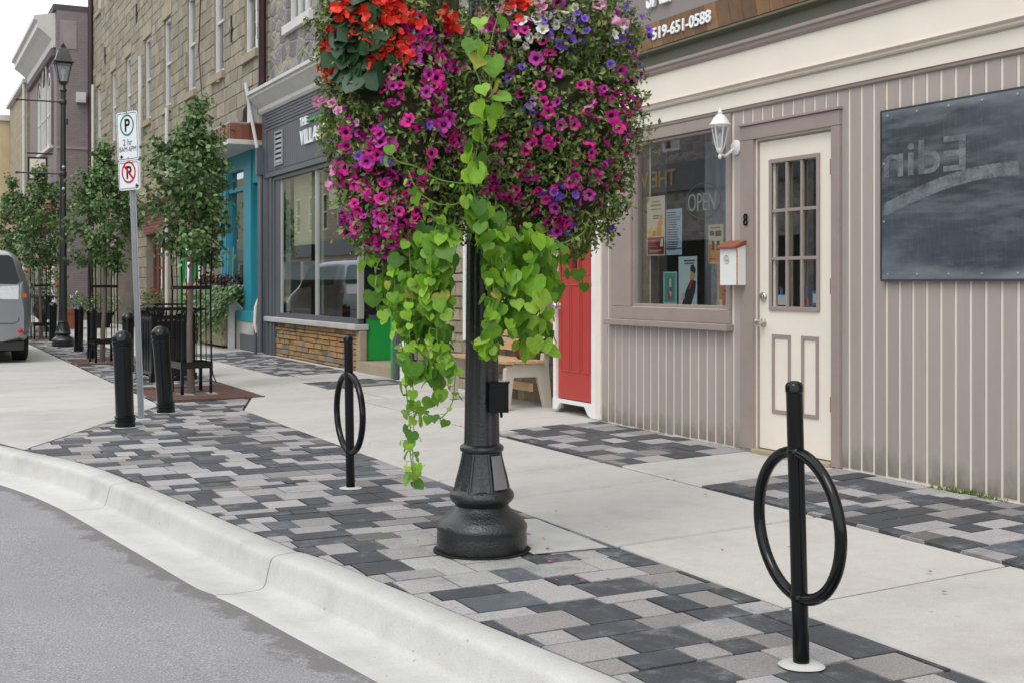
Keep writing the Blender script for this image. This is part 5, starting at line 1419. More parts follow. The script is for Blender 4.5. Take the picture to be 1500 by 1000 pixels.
cafe_chair(6.4, 15.95, -1.4, 'wooden chair with red seat at the right end of the cafe window')
cafe_chair(6.3, 18.7, 1.5, 'wooden chair with red seat at the left end of the cafe window')
tb = thing('cafe_table', 'round brown table between the chairs inside the cafe window', 'table', (6.4, 17.8, .1))
k = MB(); k.T = Matrix.Translation((6.4, 17.8, .1)); k.lathe([(.38, .72), (.38, .75)], 24); k.build('table_top', M_brown, tb)
k = MB(); k.T = Matrix.Translation((6.4, 17.8, .1)); k.lathe([(.22, 0), (.2, .03), (.03, .05), (.03, .72)], 16); k.build('pedestal', M_dark, tb)

# ------------------------------------------------ 3. tan ashlar building
def ashlar_building():
    t = thing('ashlar_building', 'long tan ashlar stone building with tall white sash windows', 'building', (5.6, 30.6, .08))
    X = 5.6; Y0, Y1 = 20.22, 41.0
    W = [(20.98, 21.88), (23.43, 24.28), (25.93, 26.78), (28.5, 29.35), (31.0, 31.88), (33.86, 34.72), (36.4, 37.25), (39.3, 40.15)]
    holes = [(a, b_, 5.33, 7.42) for a, b_ in W]+[(a, b_, 9.7, 11.6) for a, b_ in W]
    G = [(20.42, 23.55, 0, 3.62), (24.9, 27.6, 0, 2.45), (28.75, 31.6, 0, 2.5), (33.1, 36.3, 0, 2.9), (37.3, 40.2, 0, 2.9)]
    core = MB(); wallslab(core, X+.015, X+.45, Y0, Y1, .03, 12, holes+G); core.build('wall_core', M_ashm, t)
    bl = MB(); lint = [(a-.14, b_+.14, z1-.0, z1+.30) for a, b_, z0, z1 in holes]
    block_wall(bl, X, Y0, Y1, .08, 12, holes+G+lint, (.24, .275), (.32, .62), .016, .005, random.Random(21)); bl.build('ashlar_wall', M_ash, t)
    for a, b_, z0, z1 in holes: sash(t, X, a, b_, z0, z1, M_corn, sill=M_lint, lintel=M_lint, fw=.085, rec=.09)
    rf = MB(); rf.box(X, 14, Y0, Y1, 12.01, 12.2); rf.box(13.8, 14, Y0, Y1, 0, 12); rf.build('roof', M_roof, t)
    # shop interiors: dark backs
    d = MB(); d.box(7.4, 7.5, 20.3, 41, 0, 4); d.poly([(X+.46, Y0, 3.9), (7.4, Y0, 3.9), (7.4, Y1, 3.9), (X+.46, Y1, 3.9)]); d.build('interior', M_dark, t)
    # teal shop front
    tf = MB()
    tf.box(X-.06, X+.08, 22.9, 23.5, .62, 3.60); tf.box(X-.06, X+.08, 21.22, 21.72, .62, 3.60); tf.box(X-.03, X+.08, 20.45, 21.22, 3.0, 3.60); tf.box(X-.05, X+.06, 21.72, 22.9, 3.3, 3.6)
    tf.box(X-.04, X+.06, 21.72, 22.9, 2.92, 3.0); tf.box(X-.12, X+.1, 20.6, 22.95, .58, .76); tf.box(X-.02, X+.06, 20.45, 20.6, .6, 3.0); tf.box(X-.075, X-.06, 22.95, 23.1, .8, 3.5); tf.box(X-.075, X-.06, 23.3, 23.45, .8, 3.5)
    tf.build('teal_shopfront', M_teal, t, bevel=.008)
    bs = MB(); bs.box(X-.1, X+.1, 20.45, 23.5, .03, .575); bs.build('shopfront_base', M_kerb, t)
    bs = MB(); bs.box(X-.13, X-.10, 20.45, 21.7, .06, .35); bs.build('base_tiles', M_dgrey, t)
    gg = MB(); gg.poly([(X+.03, 21.7, .76), (X+.03, 22.9, .76), (X+.03, 22.9, 3.3), (X+.03, 21.7, 3.3)]); gg.poly([(X+.2, 20.6, .76), (X+.2, 21.22, .76), (X+.2, 21.22, 3.0), (X+.2, 20.6, 3.0)]); gg.build('pane', M_glass, t)
    # copper canopy
    cc = MB(); cc.box(5.0, 5.58, 20.5, 25.2, 3.68, 3.95)
    y = 20.6
    while y < 25.1: cc.box(4.99, 5.0, y, y+.015, 3.68, 3.95); y += .28
    x = 5.08
    while x < 5.55: cc.box(x, x+.015, 20.49, 20.5, 3.68, 3.95); x += .12
    ca = cc.build('canopy', M_copper, t)
    cs_ = MB(); cs_.box(4.97, 5.59, 20.47, 25.22, 3.60, 3.678); cs_.build('canopy_edge', M_corn, ca)
    cs_ = MB(); cs_.box(5.0, 5.58, 20.5, 25.2, 3.952, 3.975); cs_.build('flashing', M_steel, ca)
    bb = MB(); bb.box(X-.04, X+.1, 24.6, 31.8, 2.47, 2.85); bb.build('brick_lintel', M_rbrick, t)
    cc = MB(); cc.box(5.25, 5.58, 25.3, 32.5, 3.15, 3.55); cc.build('pink_awning', mat('faded_pink_awning', S(176, 140, 130), .7, .1, 4, 40, .1), t)
    # green shop window
    gf = MB(); gf.box(X+.02, X+.12, 24.9, 25.0, .1, 2.45); gf.box(X+.02, X+.12, 27.5, 27.6, .1, 2.45); gf.box(X+.02, X+.12, 26.2, 26.3, .1, 2.45); gf.box(X+.021, X+.12, 25.0, 27.5, .1, .7); gf.box(X+.021, X+.12, 25.0, 27.5, 2.3, 2.45); gf.build('green_shopfront', M_green, t)
    gg = MB(); gg.poly([(X+.07, 25.0, .7), (X+.07, 27.5, .7), (X+.07, 27.5, 2.3), (X+.07, 25.0, 2.3)]); gg.build('pane', M_glass, t)
    # brown doors in the recess
    for a in (28.85, 30.25):
        q = MB(); q.box(X+.15, X+.2, a, a+1.25, .12, 1.0); q.box(X+.15, X+.2, a, a+.12, 1.0, 2.45); q.box(X+.15, X+.2, a+1.13, a+1.25, 1.0, 2.45); q.box(X+.15, X+.2, a+.12, a+1.13, 2.3, 2.45); q.box(X+.16, X+.19, a+.6, a+.65, 1.0, 2.3); q.box(X+.162, X+.19, a+.12, a+1.13, 1.6, 1.65)
        q.build('brown_door', M_brown, t)
    gg = MB(); gg.poly([(X+.18, 28.8, .9), (X+.18, 31.55, .9), (X+.18, 31.55, 2.4), (X+.18, 28.8, 2.4)]); gg.build('pane', M_glass, t)
    for pts in ([(5.50, 28.45, 5.25), (5.50, 28.45, .55), (5.44, 28.5, .35)], [(5.5, 31.9, 7.0), (5.5, 31.9, 3.2)], [(5.5, 40.3, 7.5), (5.5, 40.3, 3)]): pp = MB(); pp.tube(pts, .048, 10); pp.build('downpipe', M_corn, t, smooth=50)
    pp = MB(); pp.tube([(5.52, 40.93, 12), (5.52, 40.93, .1)], .09, 8); pp.build('dark_downpipe', M_dpipe, t, smooth=50)
    pp = MB(); pp.tube([(5.53, 25.1, 7.4), (5.53, 25.3, 6.0), (5.53, 25.0, 5.0)], .015, 6); pp.build('cable', M_dpipe, t)
    for y, z in ((22.75, 6.0), (32.9, 8.3), (38.3, 8.1), (30.1, 9.2), (27.7, 9.9)):
        a = MB(); a.box(X-.045, X-.02, y-.03, y+.03, z-.25, z+.25); a.box(X-.05, X-.02, y-.10, y+.10, z-.03, z+.03); a.build('wall_anchor', M_dpipe, t)
ashlar_building()
def planter_box():
    t = thing('planter_box', 'white framed planter of trailing green and dark purple plants by the teal shopfront', 'planter', (5.4, 23, .07))
    z0 = zg(5.2)
    for y in (22.05, 24.0): f = MB(); f.box(5.36, 5.47, y, y+.10, z0, 1.02); f.box(5.34, 5.49, y-.02, y+.12, 1.02, 1.06); f.build('post', M_white, t, bevel=.005)
    f = MB(); f.prism([(5.471, 22.06, .72), (5.62, 22.06, .72), (5.62, 22.06, .80), (5.471, 22.06, .95)], (0, .03, 0)); f.build('bracket', M_white, t)
    b = MB(); b.box(5.26, 5.49, 22.2, 24.1, .12, .85); b.build('box', M_lint, t)
    rr = random.Random(4)
    lf = MB(); pu = MB(); sk = MB()
    for i in range(3200):
        y = rr.uniform(21.55, 24.5); x = 5.28+rr.gauss(0, .10); z = .95+.28*rr.random()-abs(rr.gauss(0, .28))*(x < 5.34)
        lf.add(LEAF_V, LEAF_F, Matrix.Translation((x-.08*(z < .9), y, z)) @ rot_from((-.5+rr.gauss(0, .4), rr.gauss(0, .4), -.6), (-.7, -.3+rr.gauss(0, .4), .7)) @ Matrix.Scale(.075*rr.uniform(.7, 1.3), 4))
    for i in range(260):
        y = rr.uniform(21.8, 24.3); pu.add(LEAF_V, LEAF_F, Matrix.Translation((5.35+rr.gauss(0, .08), y, 1.30+rr.gauss(0, .07))) @ rot_from(rv(rr), rv(rr)) @ Matrix.Scale(.07, 4))
    for i in range(5): y = 21.9+i*.4; sk.tube([(5.38, y, .9), (5.38+rr.uniform(-.1, .1), y+rr.uniform(-.2, .2), 1.9)], .006, 5)
    lf.build('foliage', M_leaf, t); pu.build('purple_foliage', island_mat('purple_leaf', [(0, (.03, .008, .012, 1)), (1, (.09, .02, .03, 1))], .5), t); sk.build('cane', M_wood, t)
planter_box()
def far_bench():
    t = thing('slatted_bench', 'pale slatted bench with green frame in front of the stone shop beyond the planter', 'bench', (5.2, 25.4, .07))
    s = MB()
    for i in range(5): s.box(5.38+i*.0, 5.41, 24.4, 26.3, .62+i*.14, .70+i*.14)
    s.build('backrest', M_wood, t)
    s = MB(); s.box(4.95, 5.36, 24.4, 26.3, .46, .52); s.build('seat', M_wood, t)
    s = MB(); s.box(4.97, 5.36, 24.42, 26.28, .07, .455); s.build('front_panel', mat('aged_timber_panel', S(120, 100, 76), .7, .2, 4, 20, .2, stretch=(1, 3, .3)), t)
    s = MB(); s.box(5.412, 5.44, 24.5, 24.6, .08, 1.35); s.box(5.412, 5.44, 26.1, 26.2, .08, 1.35); s.box(5.412, 5.43, 24.6, 26.1, .7, .82); s.build('green_frame', M_green, t)
far_bench()

# ------------------------------------------------ 4-6. far buildings
def arch_pts(y0, y1, zs, zt, n=8, z0=None):
    """pointed arch outline (y,z)"""
    yc = (y0+y1)/2; out = [(y0, z0), (y0, zs)]
    for i in range(1, n+1):
        q = i/n; out.append((y0+(yc-y0)*(1-math.cos(q*PI/2))**.9, zs+(zt-zs)*math.sin(q*PI/2)))
    for i in range(n-1, -1, -1):
        q = i/n; out.append((y1-(y1-yc)*(1-math.cos(q*PI/2))**.9, zs+(zt-zs)*math.sin(q*PI/2)))
    out.append((y1, z0)); return out
def mauve_building():
    t = thing('mauve_building', 'mauve painted brick building with pointed arch windows beyond the far lamp post', 'building', (4.5, 45.5, .05))
    w = MB(); w.box(4.5, 13, 41.03, 49.9, .0, 9.9); w.build('wall', M_mauve, t)
    rf = MB(); rf.box(4.4, 13, 41.03, 49.9, 9.9, 10.1); rf.build('roof', M_roof, t)
    c = MB(); Yc = 41.2
    c.prism([(4.49, Yc, 8.75), (4.42, Yc, 8.75), (4.38, Yc, 9.0), (4.1, Yc, 9.25), (3.95, Yc, 9.35), (3.95, Yc, 9.55), (3.85, Yc, 9.6), (3.85, Yc, 9.72), (4.49, Yc, 9.85)], (0, 8.6, 0))
    co = c.build('cornice', M_corn, t)
    d = MB(); y = 41.3
    while y < 49.6: d.box(4.36, 4.49, y, y+.12, 8.5, 8.74); y += .24
    d.build('dentil', mat('mauve_dark_trim', S(110, 98, 102), .7), co)
    s = MB()
    for (a, b_, zs, zt) in ((42.0, 43.1, 7.5, 8.1), (43.25, 44.85, 7.7, 8.7), (45.0, 46.1, 7.5, 8.1)):
        o = arch_pts(a-.12, b_+.12, zs, zt+.18, z0=5.75)
        s.tube([(4.48, y, z) for y, z in o], .07, 5)
    s.build('arch_surround', MATS['mauve_dark_trim'], t)
    for (a, b_, zs, zt, nm) in ((42.0, 43.1, 7.5, 8.1, 2), (43.25, 44.85, 7.7, 8.7, 3), (45.0, 46.1, 7.5, 8.1, 2)):
        f = MB(); f.tube([(4.46, y, z) for y, z in arch_pts(a+.04, b_-.04, zs, zt, z0=5.75)], .045, 5)
        for k in range(1, nm): yy = a+(b_-a)*k/nm; f.tube([(4.46, yy, 5.75), (4.46, yy, zs+.2)], .04, 5)
        f.tube([(4.45, a, 6.75), (4.45, b_, 6.75)], .035, 5); f.box(4.38, 4.5, a-.1, b_+.1, 5.62, 5.75)
        ww = f.build('window', M_corn, t)
        p = MB(); p.poly([(4.485, y, z) for y, z in arch_pts(a, b_, zs, zt, z0=5.75)]); p.build('pane', MATS['car_glass_dark'], ww)
    a = MB(); a.box(5.08, 5.36, 40.8, 41.02, 7.0, 7.32); a.box(5.10, 5.34, 40.79, 40.8, 7.05, 7.2); a.build('air_conditioner', M_corn, t)
    a = MB(); a.box(4.6, 5.1, 41.01, 41.03, 8.7, 9.6); a.build('panel', mat('mauve_panel', S(160, 148, 150, .9), .7), t)
    a = MB(); a.box(4.5, 5.6, 41.0, 41.03, 5.52, 5.6); a.build('string_course', MATS['mauve_panel'], t)
    # shop canopy with shingles, white door surround
    c = MB(); c.prism([(4.49, 41.2, 4.0), (3.6, 41.2, 3.15), (3.6, 41.2, 3.0), (4.49, 41.2, 3.0)], (0, 5, 0)); c.build('shingle_canopy', M_rbrick, t)
    for a, b_ in ((41.5, 42.0), (43.0, 43.3)): c = MB(); c.box(4.44, 4.5, a, b_, .1, 3.0); c.build('pilaster', M_white, t)
mauve_building()
hs = thing('hanging_sign', 'small dark framed hanging sign on the mauve building', 'hanging sign', (4.3, 41.9, 4.7))
k = MB(); k.box(3.72, 4.32, 41.88, 41.94, 4.55, 5.3); k.build('sign_frame', M_dark, hs)
k = MB(); k.box(3.78, 4.26, 41.874, 41.88, 4.61, 5.24); k.build('sign_panel', M_cream, hs)
k = MB(); k.box(3.88, 4.0, 41.868, 41.873, 4.75, 4.95); k.build('red_mark', M_red, hs)
k = MB(); k.tube([(4.48, 41.91, 5.42), (3.7, 41.91, 5.42)], .025, 6); k.build('bracket', M_dark, hs)
def pale_building():
    t = thing('pale_stone_building', 'beige stone building beyond the mauve one, its gable against the sky', 'building', (4.4, 53, .05))
    w = MB(); w.box(4.42, 13, 49.95, 58.0, 0, 9.0); w.prism([(4.42, 49.96, 9.0), (8, 49.96, 10.6), (13, 49.96, 9.0)], (0, 8, 0)); w.build('wall', M_fstone, t)
    g_ = MB(); g_.box(4.25, 4.42, 49.9, 58.1, 8.9, 9.05); g_.build('gutter', M_corn, t)
    g_ = MB(); g_.tube([(4.33, 50.2, 9), (4.33, 50.2, .2)], .06, 8); g_.build('downpipe', M_corn, t)
    for y in (51.5, 53.8, 56.1): sash(t, 4.42, y, y+.9, 4.6, 6.8, M_corn, back=False)
    t = thing('yellow_building', 'yellow rendered building with grey windows at the left edge of the street', 'building', (4.0, 64, .05))
    w = MB(); w.box(4.02, 12, 58.1, 72, 0, 8.4); w.build('wall', M_yel, t)
    w = MB(); w.box(3.8, 12, 58.0, 72, 8.4, 8.65); w.build('eaves', M_corn, t)
    w = MB(); w.box(3.92, 4.02, 58.15, 72, 4.2, 4.45); w.build('string_course', M_lint, t)
    for y in (59.2, 61.6, 64.0, 66.4): sash(t, 4.02, y, y+1.0, 4.9, 7.6, MATS['curtain_grey'], back=False)
pale_building()
# ------------------------------------------------ across the road (seen mirrored in the glass)
def opposite(y0, y1, label, m_, seed, sign=None, dz=0):
    t = thing('opposite_building', label, 'building', (-13, (y0+y1)/2, 0), 'buildings mirrored in the shop windows')
    holes = [(y, y+1.1, 4.6+dz, 6.9+dz) for y in [y0+1+i*2.9 for i in range(int((y1-y0-1)/2.9))]]
    g_ = [(y0+.6+i*4.4, y0+4.4+i*4.4, .3, 2.7) for i in range(int((y1-y0)/4.4))]
    w = MB()
    for r in rects(y0, y1, 0, 9.5, holes+g_): w.box(-13.5, -13, *r)
    w.box(-22, -13.5, y0, y0+.3, 0, 9.5); w.box(-22, -13.5, y1-.3, y1, 0, 9.5); w.build('wall', m_, t)
    d = MB(); d.box(-14.3, -14.2, y0, y1, 0, 9); d.build('interior', M_dark, t)
    f = MB()
    for a, b_, c, e in holes:
        f.box(-13.1, -13.02, a, a+.1, c, e); f.box(-13.1, -13.02, b_-.1, b_, c, e); f.box(-13.1, -13.02, a+.1, b_-.1, c, c+.1); f.box(-13.1, -13.02, a+.1, b_-.1, e-.1, e); f.box(-13.1, -13.03, a+.1, b_-.1, (c+e)/2-.04, (c+e)/2+.04)
        f.box(-13.3, -13.28, a+.1, b_-.1, c+.1, e-.1)
    f.build('window', M_corn, t)
    s = MB(); s.box(-12.95, -12.85, y0+.3, y1-.3, 2.95+dz*1.2, 3.9+dz*1.2); s.build('fascia', M_dgrey, t)
    if sign:
        k = MB(); v_, f_ = textpolys(sign, size=.8, bold=.01, extrude=.01)
        M = Matrix(((0, 0, 1, -12.83), (1, 0, 0, 34.6), (0, 1, 0, 4.6), (0, 0, 0, 1)))
        k.add(v_, f_, M); k.build('lettering', mat('gold_letters', S(190, 160, 100), .5), t)
    return t
opposite(8, 27.6, 'grey stone house row across the road, mirrored in the shop door glass', M_fstone, 1)
opposite(52.2, 110, 'long pale house row farther along across the road, mirrored in the cafe window', M_fstone, 3)
opposite(27.8, 52, 'stone building across the road with gold lettering, mirrored in the shop window', M_rub, 2, 'THE VILLAGE', 1.2)
# ================================================================== FLOWER BASKETS
FPX = 1787.0; TH = math.radians(26.73); CH = 1.25
def ray(px, py):
    k = (px-750)/FPX; h = (415-py)/FPX
    return Vector((math.sin(TH)+math.cos(TH)*k, math.cos(TH)-math.sin(TH)*k, h))
M_pleaf = island_mat('petunia_leaf', [(0, (.04, .075, .02, 1)), (.28, (.09, .16, .04, 1)), (.58, (.17, .26, .06, 1)), (.82, (.30, .38, .11, 1)), (.92, (.38, .42, .16, 1)), (1, (.25, .16, .08, 1))], .55, trans=.2)
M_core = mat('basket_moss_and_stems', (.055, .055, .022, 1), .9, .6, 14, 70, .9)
M_vleaf = island_mat('vine_leaf', [(0, (.06, .18, .02, 1)), (.3, (.14, .33, .03, 1)), (.65, (.25, .53, .03, 1)), (.97, (.42, .68, .08, 1)), (1, (.40, .30, .06, 1))], .45, trans=.32, spec=.4, nvar=.28, bs=45, bmp=.3)
M_vstem = mat('vine_stem', (.14, .24, .05, 1), .6)
M_bleaf = island_mat('begonia_leaf', [(0, (.015, .045, .02, 1)), (.7, (.03, .08, .03, 1)), (1, (.05, .12, .04, 1))], .42, spec=.35)
def petal(name, c, c2, trans=.15):
    m = island_mat(name, [(0, c), (1, c2)], .55, trans=trans, nvar=.15, bs=60); return m
PM = {'m': petal('petunia_magenta', (.60, .010, .25, 1), (.78, .025, .33, 1)), 'd': petal('petunia_violet_magenta', (.48, .02, .33, 1), (.60, .05, .42, 1)),
      'p': petal('petunia_pink', (.78, .25, .48, 1), (.80, .40, .60, 1)), 'v': petal('petunia_purple', (.16, .06, .50, 1), (.28, .13, .62, 1)), 'w': petal('petunia_white', (.78, .78, .72, 1), (.82, .82, .78, 1))}
M_throat = mat('petunia_throat', (.07, .003, .05, 1), .7, .1)
M_throatw = mat('petunia_throat_pale', (.5, .5, .3, 1), .7, .1)
M_beg = island_mat('begonia_red', [(0, (.62, .012, .008, 1)), (.6, (.85, .035, .02, 1)), (1, (.9, .09, .05, 1))], .5, trans=.12)
FM = {}
def flower_mesh(kind, var):
    """five lobed trumpet facing +z, about 1 m across before scaling"""
    if (kind, var) in FM: return FM[kind, var]
    rr = random.Random(var*7+3); mb = MB(); n = 30
    closed = var == 2
    amp = rr.uniform(.10, .16)
    prof = [(.09, -.42), (.12, -.30), (.17, -.12), (.34, .0), (.50, .0)] if not closed else [(.08, -.5), (.12, -.35), (.20, -.12), (.30, .06), (.33, .14)]
    rings = []
    for j, (r, z) in enumerate(prof):
        ring = []
        for i in range(n):
            a = 2*PI*i/n; f = j/4
            q = 1+amp*f*(abs(math.cos(2.5*a))**.55*1.9-1.25)
            zz = z+(.05*math.cos(5*a+1)+.035*math.sin(9*a+var))*f
            ring.append((r*q*math.cos(a)*(1.0+.08*f*math.sin(a+var)), r*q*math.sin(a), zz))
        rings.append(mb.addv(ring))
    mb.cur = 1
    for j in range(4):
        if j == 1: mb.cur = 1
        if j >= 2: mb.cur = 0
        for i in range(n):
            k = (i+1) % n; mb.face((rings[j]+i, rings[j]+k, rings[j+1]+k, rings[j+1]+i))
    mb.cur = 1; mb.face([rings[0]+i for i in range(n)][::-1])
    me = bpy.data.meshes.new('petunia'); me.from_pydata(mb.v, [], mb.f)
    me.materials.append(PM[kind]); me.materials.append(M_throat if kind in 'md' else (PM[kind] if kind != 'w' else M_throatw))
    me.polygons.foreach_set('material_index', mb.m); me.polygons.foreach_set('use_smooth', [True]*len(mb.f)); me.update()
    FM[kind, var] = me
    return me

def ell_hit(E, o, d, rs=1.0):
    best = None
    for (c, r) in E:
        oc = Vector(((o.x-c[0])/(r[0]*rs), (o.y-c[1])/(r[0]*rs), (o.z-c[2])/(r[1]*rs))); dd = Vector((d.x/(r[0]*rs), d.y/(r[0]*rs), d.z/(r[1]*rs)))
        A = dd.dot(dd); B = oc.dot(dd); C = oc.dot(oc)-1; D = B*B-A*C
        if D < 0: continue
        t = (-B-math.sqrt(D))/A
        if best is None or t < best[0]:
            p = o+d*t; nn = Vector(((p.x-c[0])/r[0]**2, (p.y-c[1])/r[0]**2, (p.z-c[2])/r[1]**2)).normalized(); best = (t, p, nn)
    return best
def lump(p): return 1+.10*noise.noise(p*5.5)+.09*noise.noise(p*12)
PLEAF_V = [(0, 0, 0), (.26, .5, .08), (0, 1, -.1), (-.26, .5, .08)]; PLEAF_F = [(0, 1, 2), (0, 2, 3)]
# heart shaped vine leaf, stalk end at origin, tip at +y
VL_V = [(0, .06, 0), (.16, -.06, .03), (.40, -.05, .05), (.55, .20, .03), (.50, .50, 0), (.28, .74, -.05), (0, .92, -.14), (-.28, .74, -.05), (-.50, .50, 0), (-.55, .20, .03), (-.40, -.05, .05), (-.16, -.06, .03), (0, .35, -.02), (0, .65, -.06)]
VL_F = [(0, 1, 2, 12), (12, 2, 3), (12, 3, 4), (12, 4, 13), (13, 4, 5), (13, 5, 6), (13, 6, 7), (13, 7, 8), (13, 8, 12), (12, 8, 9), (12, 9, 10), (12, 10, 11, 0)]
VL2_V = [(x*(1.12 if abs(x) > .3 else .8), y*(1.0 if y > .9 else .92), z*1.6) for x, y, z in VL_V]

def basket(name, label, cx, cy, E, marks, seed, nleaf, nback, begonia):
    rr = random.Random(seed)
    t = thing(name, label, 'flower basket', (cx, cy, 1.9), 'flower baskets hung on the lamp post')
    O = Vector((0, 0, CH))
    # wire basket, hanger
    b = MB(); b.T = Matrix.Translation((cx, cy, 0))
    b.lathe([(.08, 2.22), (.2, 2.28), (.26, 2.40), (.28, 2.52), (.27, 2.54)], 24, cap=True); b.build('basket_bowl', M_core, t, smooth=50)
    h = MB()
    for k in range(4):
        a = PI/2*k+.5; h.tube([(cx+.27*math.cos(a), cy+.27*math.sin(a), 2.53), (cx, cy, 3.18)], .002, 4)
    h.tube([(cx, cy, 3.16), (cx, cy, 3.25)], .006, 6); h.build('hanger', M_cast, t)
    # dead stem core
    c = MB()
    for (q, r) in E:
        n, m = 26, 18; rings = []
        for k in range(m+1):
            th = PI*k/m; ring = []
            for i in range(n):
                ph = 2*PI*i/n; d = Vector((math.sin(th)*math.cos(ph), math.sin(th)*math.sin(ph), -math.cos(th)))
                p = Vector((q[0]+d.x*r[0], q[1]+d.y*r[0], q[2]+d.z*r[1])); s = .74*(1+.22*noise.noise(p*9)+.08*noise.noise(p*25))
                ring.append((q[0]+d.x*r[0]*s, q[1]+d.y*r[0]*s, q[2]+d.z*r[1]*s))
            rings.append(c.addv(ring))
        for k in range(m):
            for i in range(n):
                j = (i+1) % n; c.face((rings[k]+i, rings[k]+j, rings[k+1]+j, rings[k+1]+i))
    c.build('root_core', M_core, t, smooth=60)
    # foliage shell
    lf = MB(); area = [r[0]*r[1] for q, r in E]
    def samp():
        while True:
            q, r = rr.choices(E, area)[0]; d = rv(rr).normalized()
            p = Vector((q[0]+d.x*r[0], q[1]+d.y*r[0], q[2]+d.z*r[1]))
            if any(((p.x-q2[0])/r2[0])**2+((p.y-q2[1])/r2[0])**2+((p.z-q2[2])/r2[1])**2 < .8 for q2, r2 in E if q2 is not q): continue
            nn = Vector((d.x/r[0], d.y/r[0], d.z/r[1])).normalized(); return p, nn, Vector(q), r
    i = 0
    while i < nleaf:
        p, nn, q, r = samp()
        dens = noise.noise(p*6.3+Vector((seed, 0, 0)))
        if dens < -.25 and rr.random() < .4: i += 1; continue
        u = rr.random(); off = 1-.30*u*u if u < .90 else rr.uniform(1.02, 1.16)
        pp = q+(p-q)*off*lump(p)
        # little sprig: a few leaves along a shoot
        sd = (nn*.8+rv(rr)*.6+Vector((0, 0, -.35 if rr.random() < .6 else .5))).normalized(); L = rr.uniform(.03, .075)
        for k in range(5):
            b0 = pp+sd*L*k/4; ld = (sd*.5+rv(rr)).normalized()
            lf.add(PLEAF_V, PLEAF_F, Matrix.Translation(b0) @ rot_from(ld, nn+rv(rr)*.6) @ Matrix.Scale(rr.uniform(.019, .038), 4)); i += 1
    lf.build('foliage', M_pleaf, t)
    # twiggy stems
    sm = MB()
    for k in range(200):
        p, nn, q, r = samp(); p = q+(p-q)*.82; e = p+(nn*.35+Vector((0, 0, -.9))+rv(rr)*.2)*rr.uniform(.04, .08); sm.tube([p, (p+e)/2+nn*.02, e], .0018, 3)
    sm.build('dry_stems', MATS.get('dry_stem') or mat('dry_stem', (.12, .075, .035, 1), .9), t, kind='stuff')
    # blossoms seen in the photograph and the same density all round
    fl = []
    for px, py, k in marks:
        hit = ell_hit(E, O, ray(px, py), 1.03)
        if hit is None:
            # silhouette flower: project on the closest ellipsoid
            best = None; d = ray(px, py).normalized()
            for q, r in E:
                v = Vector(q)-O; tt = v.dot(d); p = O+d*tt; w = Vector(((p.x-q[0])/r[0], (p.y-q[1])/r[0], (p.z-q[2])/r[1])); L = w.length
                if best is None or L < best[0]: best = (L, Vector(q)+Vector((w.x*r[0], w.y*r[0], w.z*r[1]))/L*min(L, 1.14), w.normalized())
            p, nn = best[1], best[2]
        else: p, nn = hit[1]-ray(px, py).normalized()*.012, hit[2]
        fl.append((p, nn, k))
    kinds = [m_[2] for m_ in marks]
    for i in range(170):   # small late blooms near the marked clusters
        px, py, k = rr.choice(marks); hit = ell_hit(E, O, ray(px+rr.gauss(0, 12), py+rr.gauss(0, 12)), 1.0)
        if hit: fl.append((hit[1]+rv(rr)*.01, (hit[2]+rv(rr)*.6).normalized(), k))
    for i in range(nback):
        p, nn, q, r = samp()
        if nn.dot(Vector((-.45, -.9, 0))) > .25: continue
        fl.append((q+(p-q)*1.04, nn, rr.choice(kinds)))
    O2 = Vector((0, 0, CH)); extra = MB(); cnt = 0; exk = {}
    for p, nn, k in fl:
        tocam = (O2-p).normalized()
        d = (nn*.6+rv(rr)*.5+Vector((0, 0, .12))+Vector((-.3, -.55, 0))*(.35 if nn.dot(Vector((-.4, -.9, 0))) > 0 else 0)).normalized()
        var = rr.choice([0, 1, 3, 4, 5, 2]) ; s = rr.choice([.044, .052, .058, .064, .068]) if k != 'v' else rr.uniform(.036, .052)
        if cnt >= 100: s *= .85
        M = Matrix.Translation(p) @ rot_from(d.orthogonal(), d) @ Matrix.Rotation(rr.random()*6, 4, 'Z') @ Matrix.Scale(s, 4)
        if k == 'm' and rr.random() < .3: k = 'd'
        me = flower_mesh(k, var)
        if cnt < 100:
            o = bpy.data.objects.new('petunia', me); COL.objects.link(o); o.parent = t; o.matrix_world = Matrix.Identity(4)
            o.matrix_local = Matrix.Translation(-t.location) @ M
            if k in 'wvp': o['label'] = {'w': 'white petunia', 'v': 'purple petunia', 'p': 'pale pink petunia'}[k]
            cnt += 1
        else: exk.setdefault(k, []).append((me, M))
    if exk:
        ex = MB(); ml = []
        for k, lst in exk.items():
            a = len(ml); ml += [PM[k], M_throat if k in 'md' else (PM[k] if k != 'w' else M_throatw)]
            for me, M in lst:
                o = ex.addv([M @ v.co for v in me.vertices])
                for pl in me.polygons:
                    ex.cur = a+pl.material_index; ex.face([o+q for q in pl.vertices])
        ex.build('petunias', ml, t, smooth=80, kind='stuff')
    # begonias: red clusters over glossy leaves
    for (px, py) in begonia:
        hit = ell_hit(E, O, ray(px, py), 1.05)
        if hit is None:
            d = ray(px, py).normalized(); v = Vector((cx, cy, 2.35))-O; p = O+d*v.dot(d); nn = Vector((-.5, -.8, .2))
        else: p, nn = hit[1], hit[2]
        f = MB()
        for i in range(9):
            q = p+rv(rr)*.022
            d = (nn+rv(rr)*.7).normalized()
            for pt in range(4):
                M = Matrix.Translation(q) @ rot_from(d.orthogonal(), d) @ Matrix.Rotation(pt*PI/2+rr.random()*.5, 4, 'Z') @ Matrix.Rotation(.5, 4, 'X') @ Matrix.Scale(rr.uniform(.018, .03), 4)
                f.add([(0, 0, 0), (.5, .3, .1), (.45, .85, .05), (0, 1.05, .1), (-.45, .85, .05), (-.5, .3, .1)], [(0, 1, 2, 3), (0, 3, 4, 5)], M)
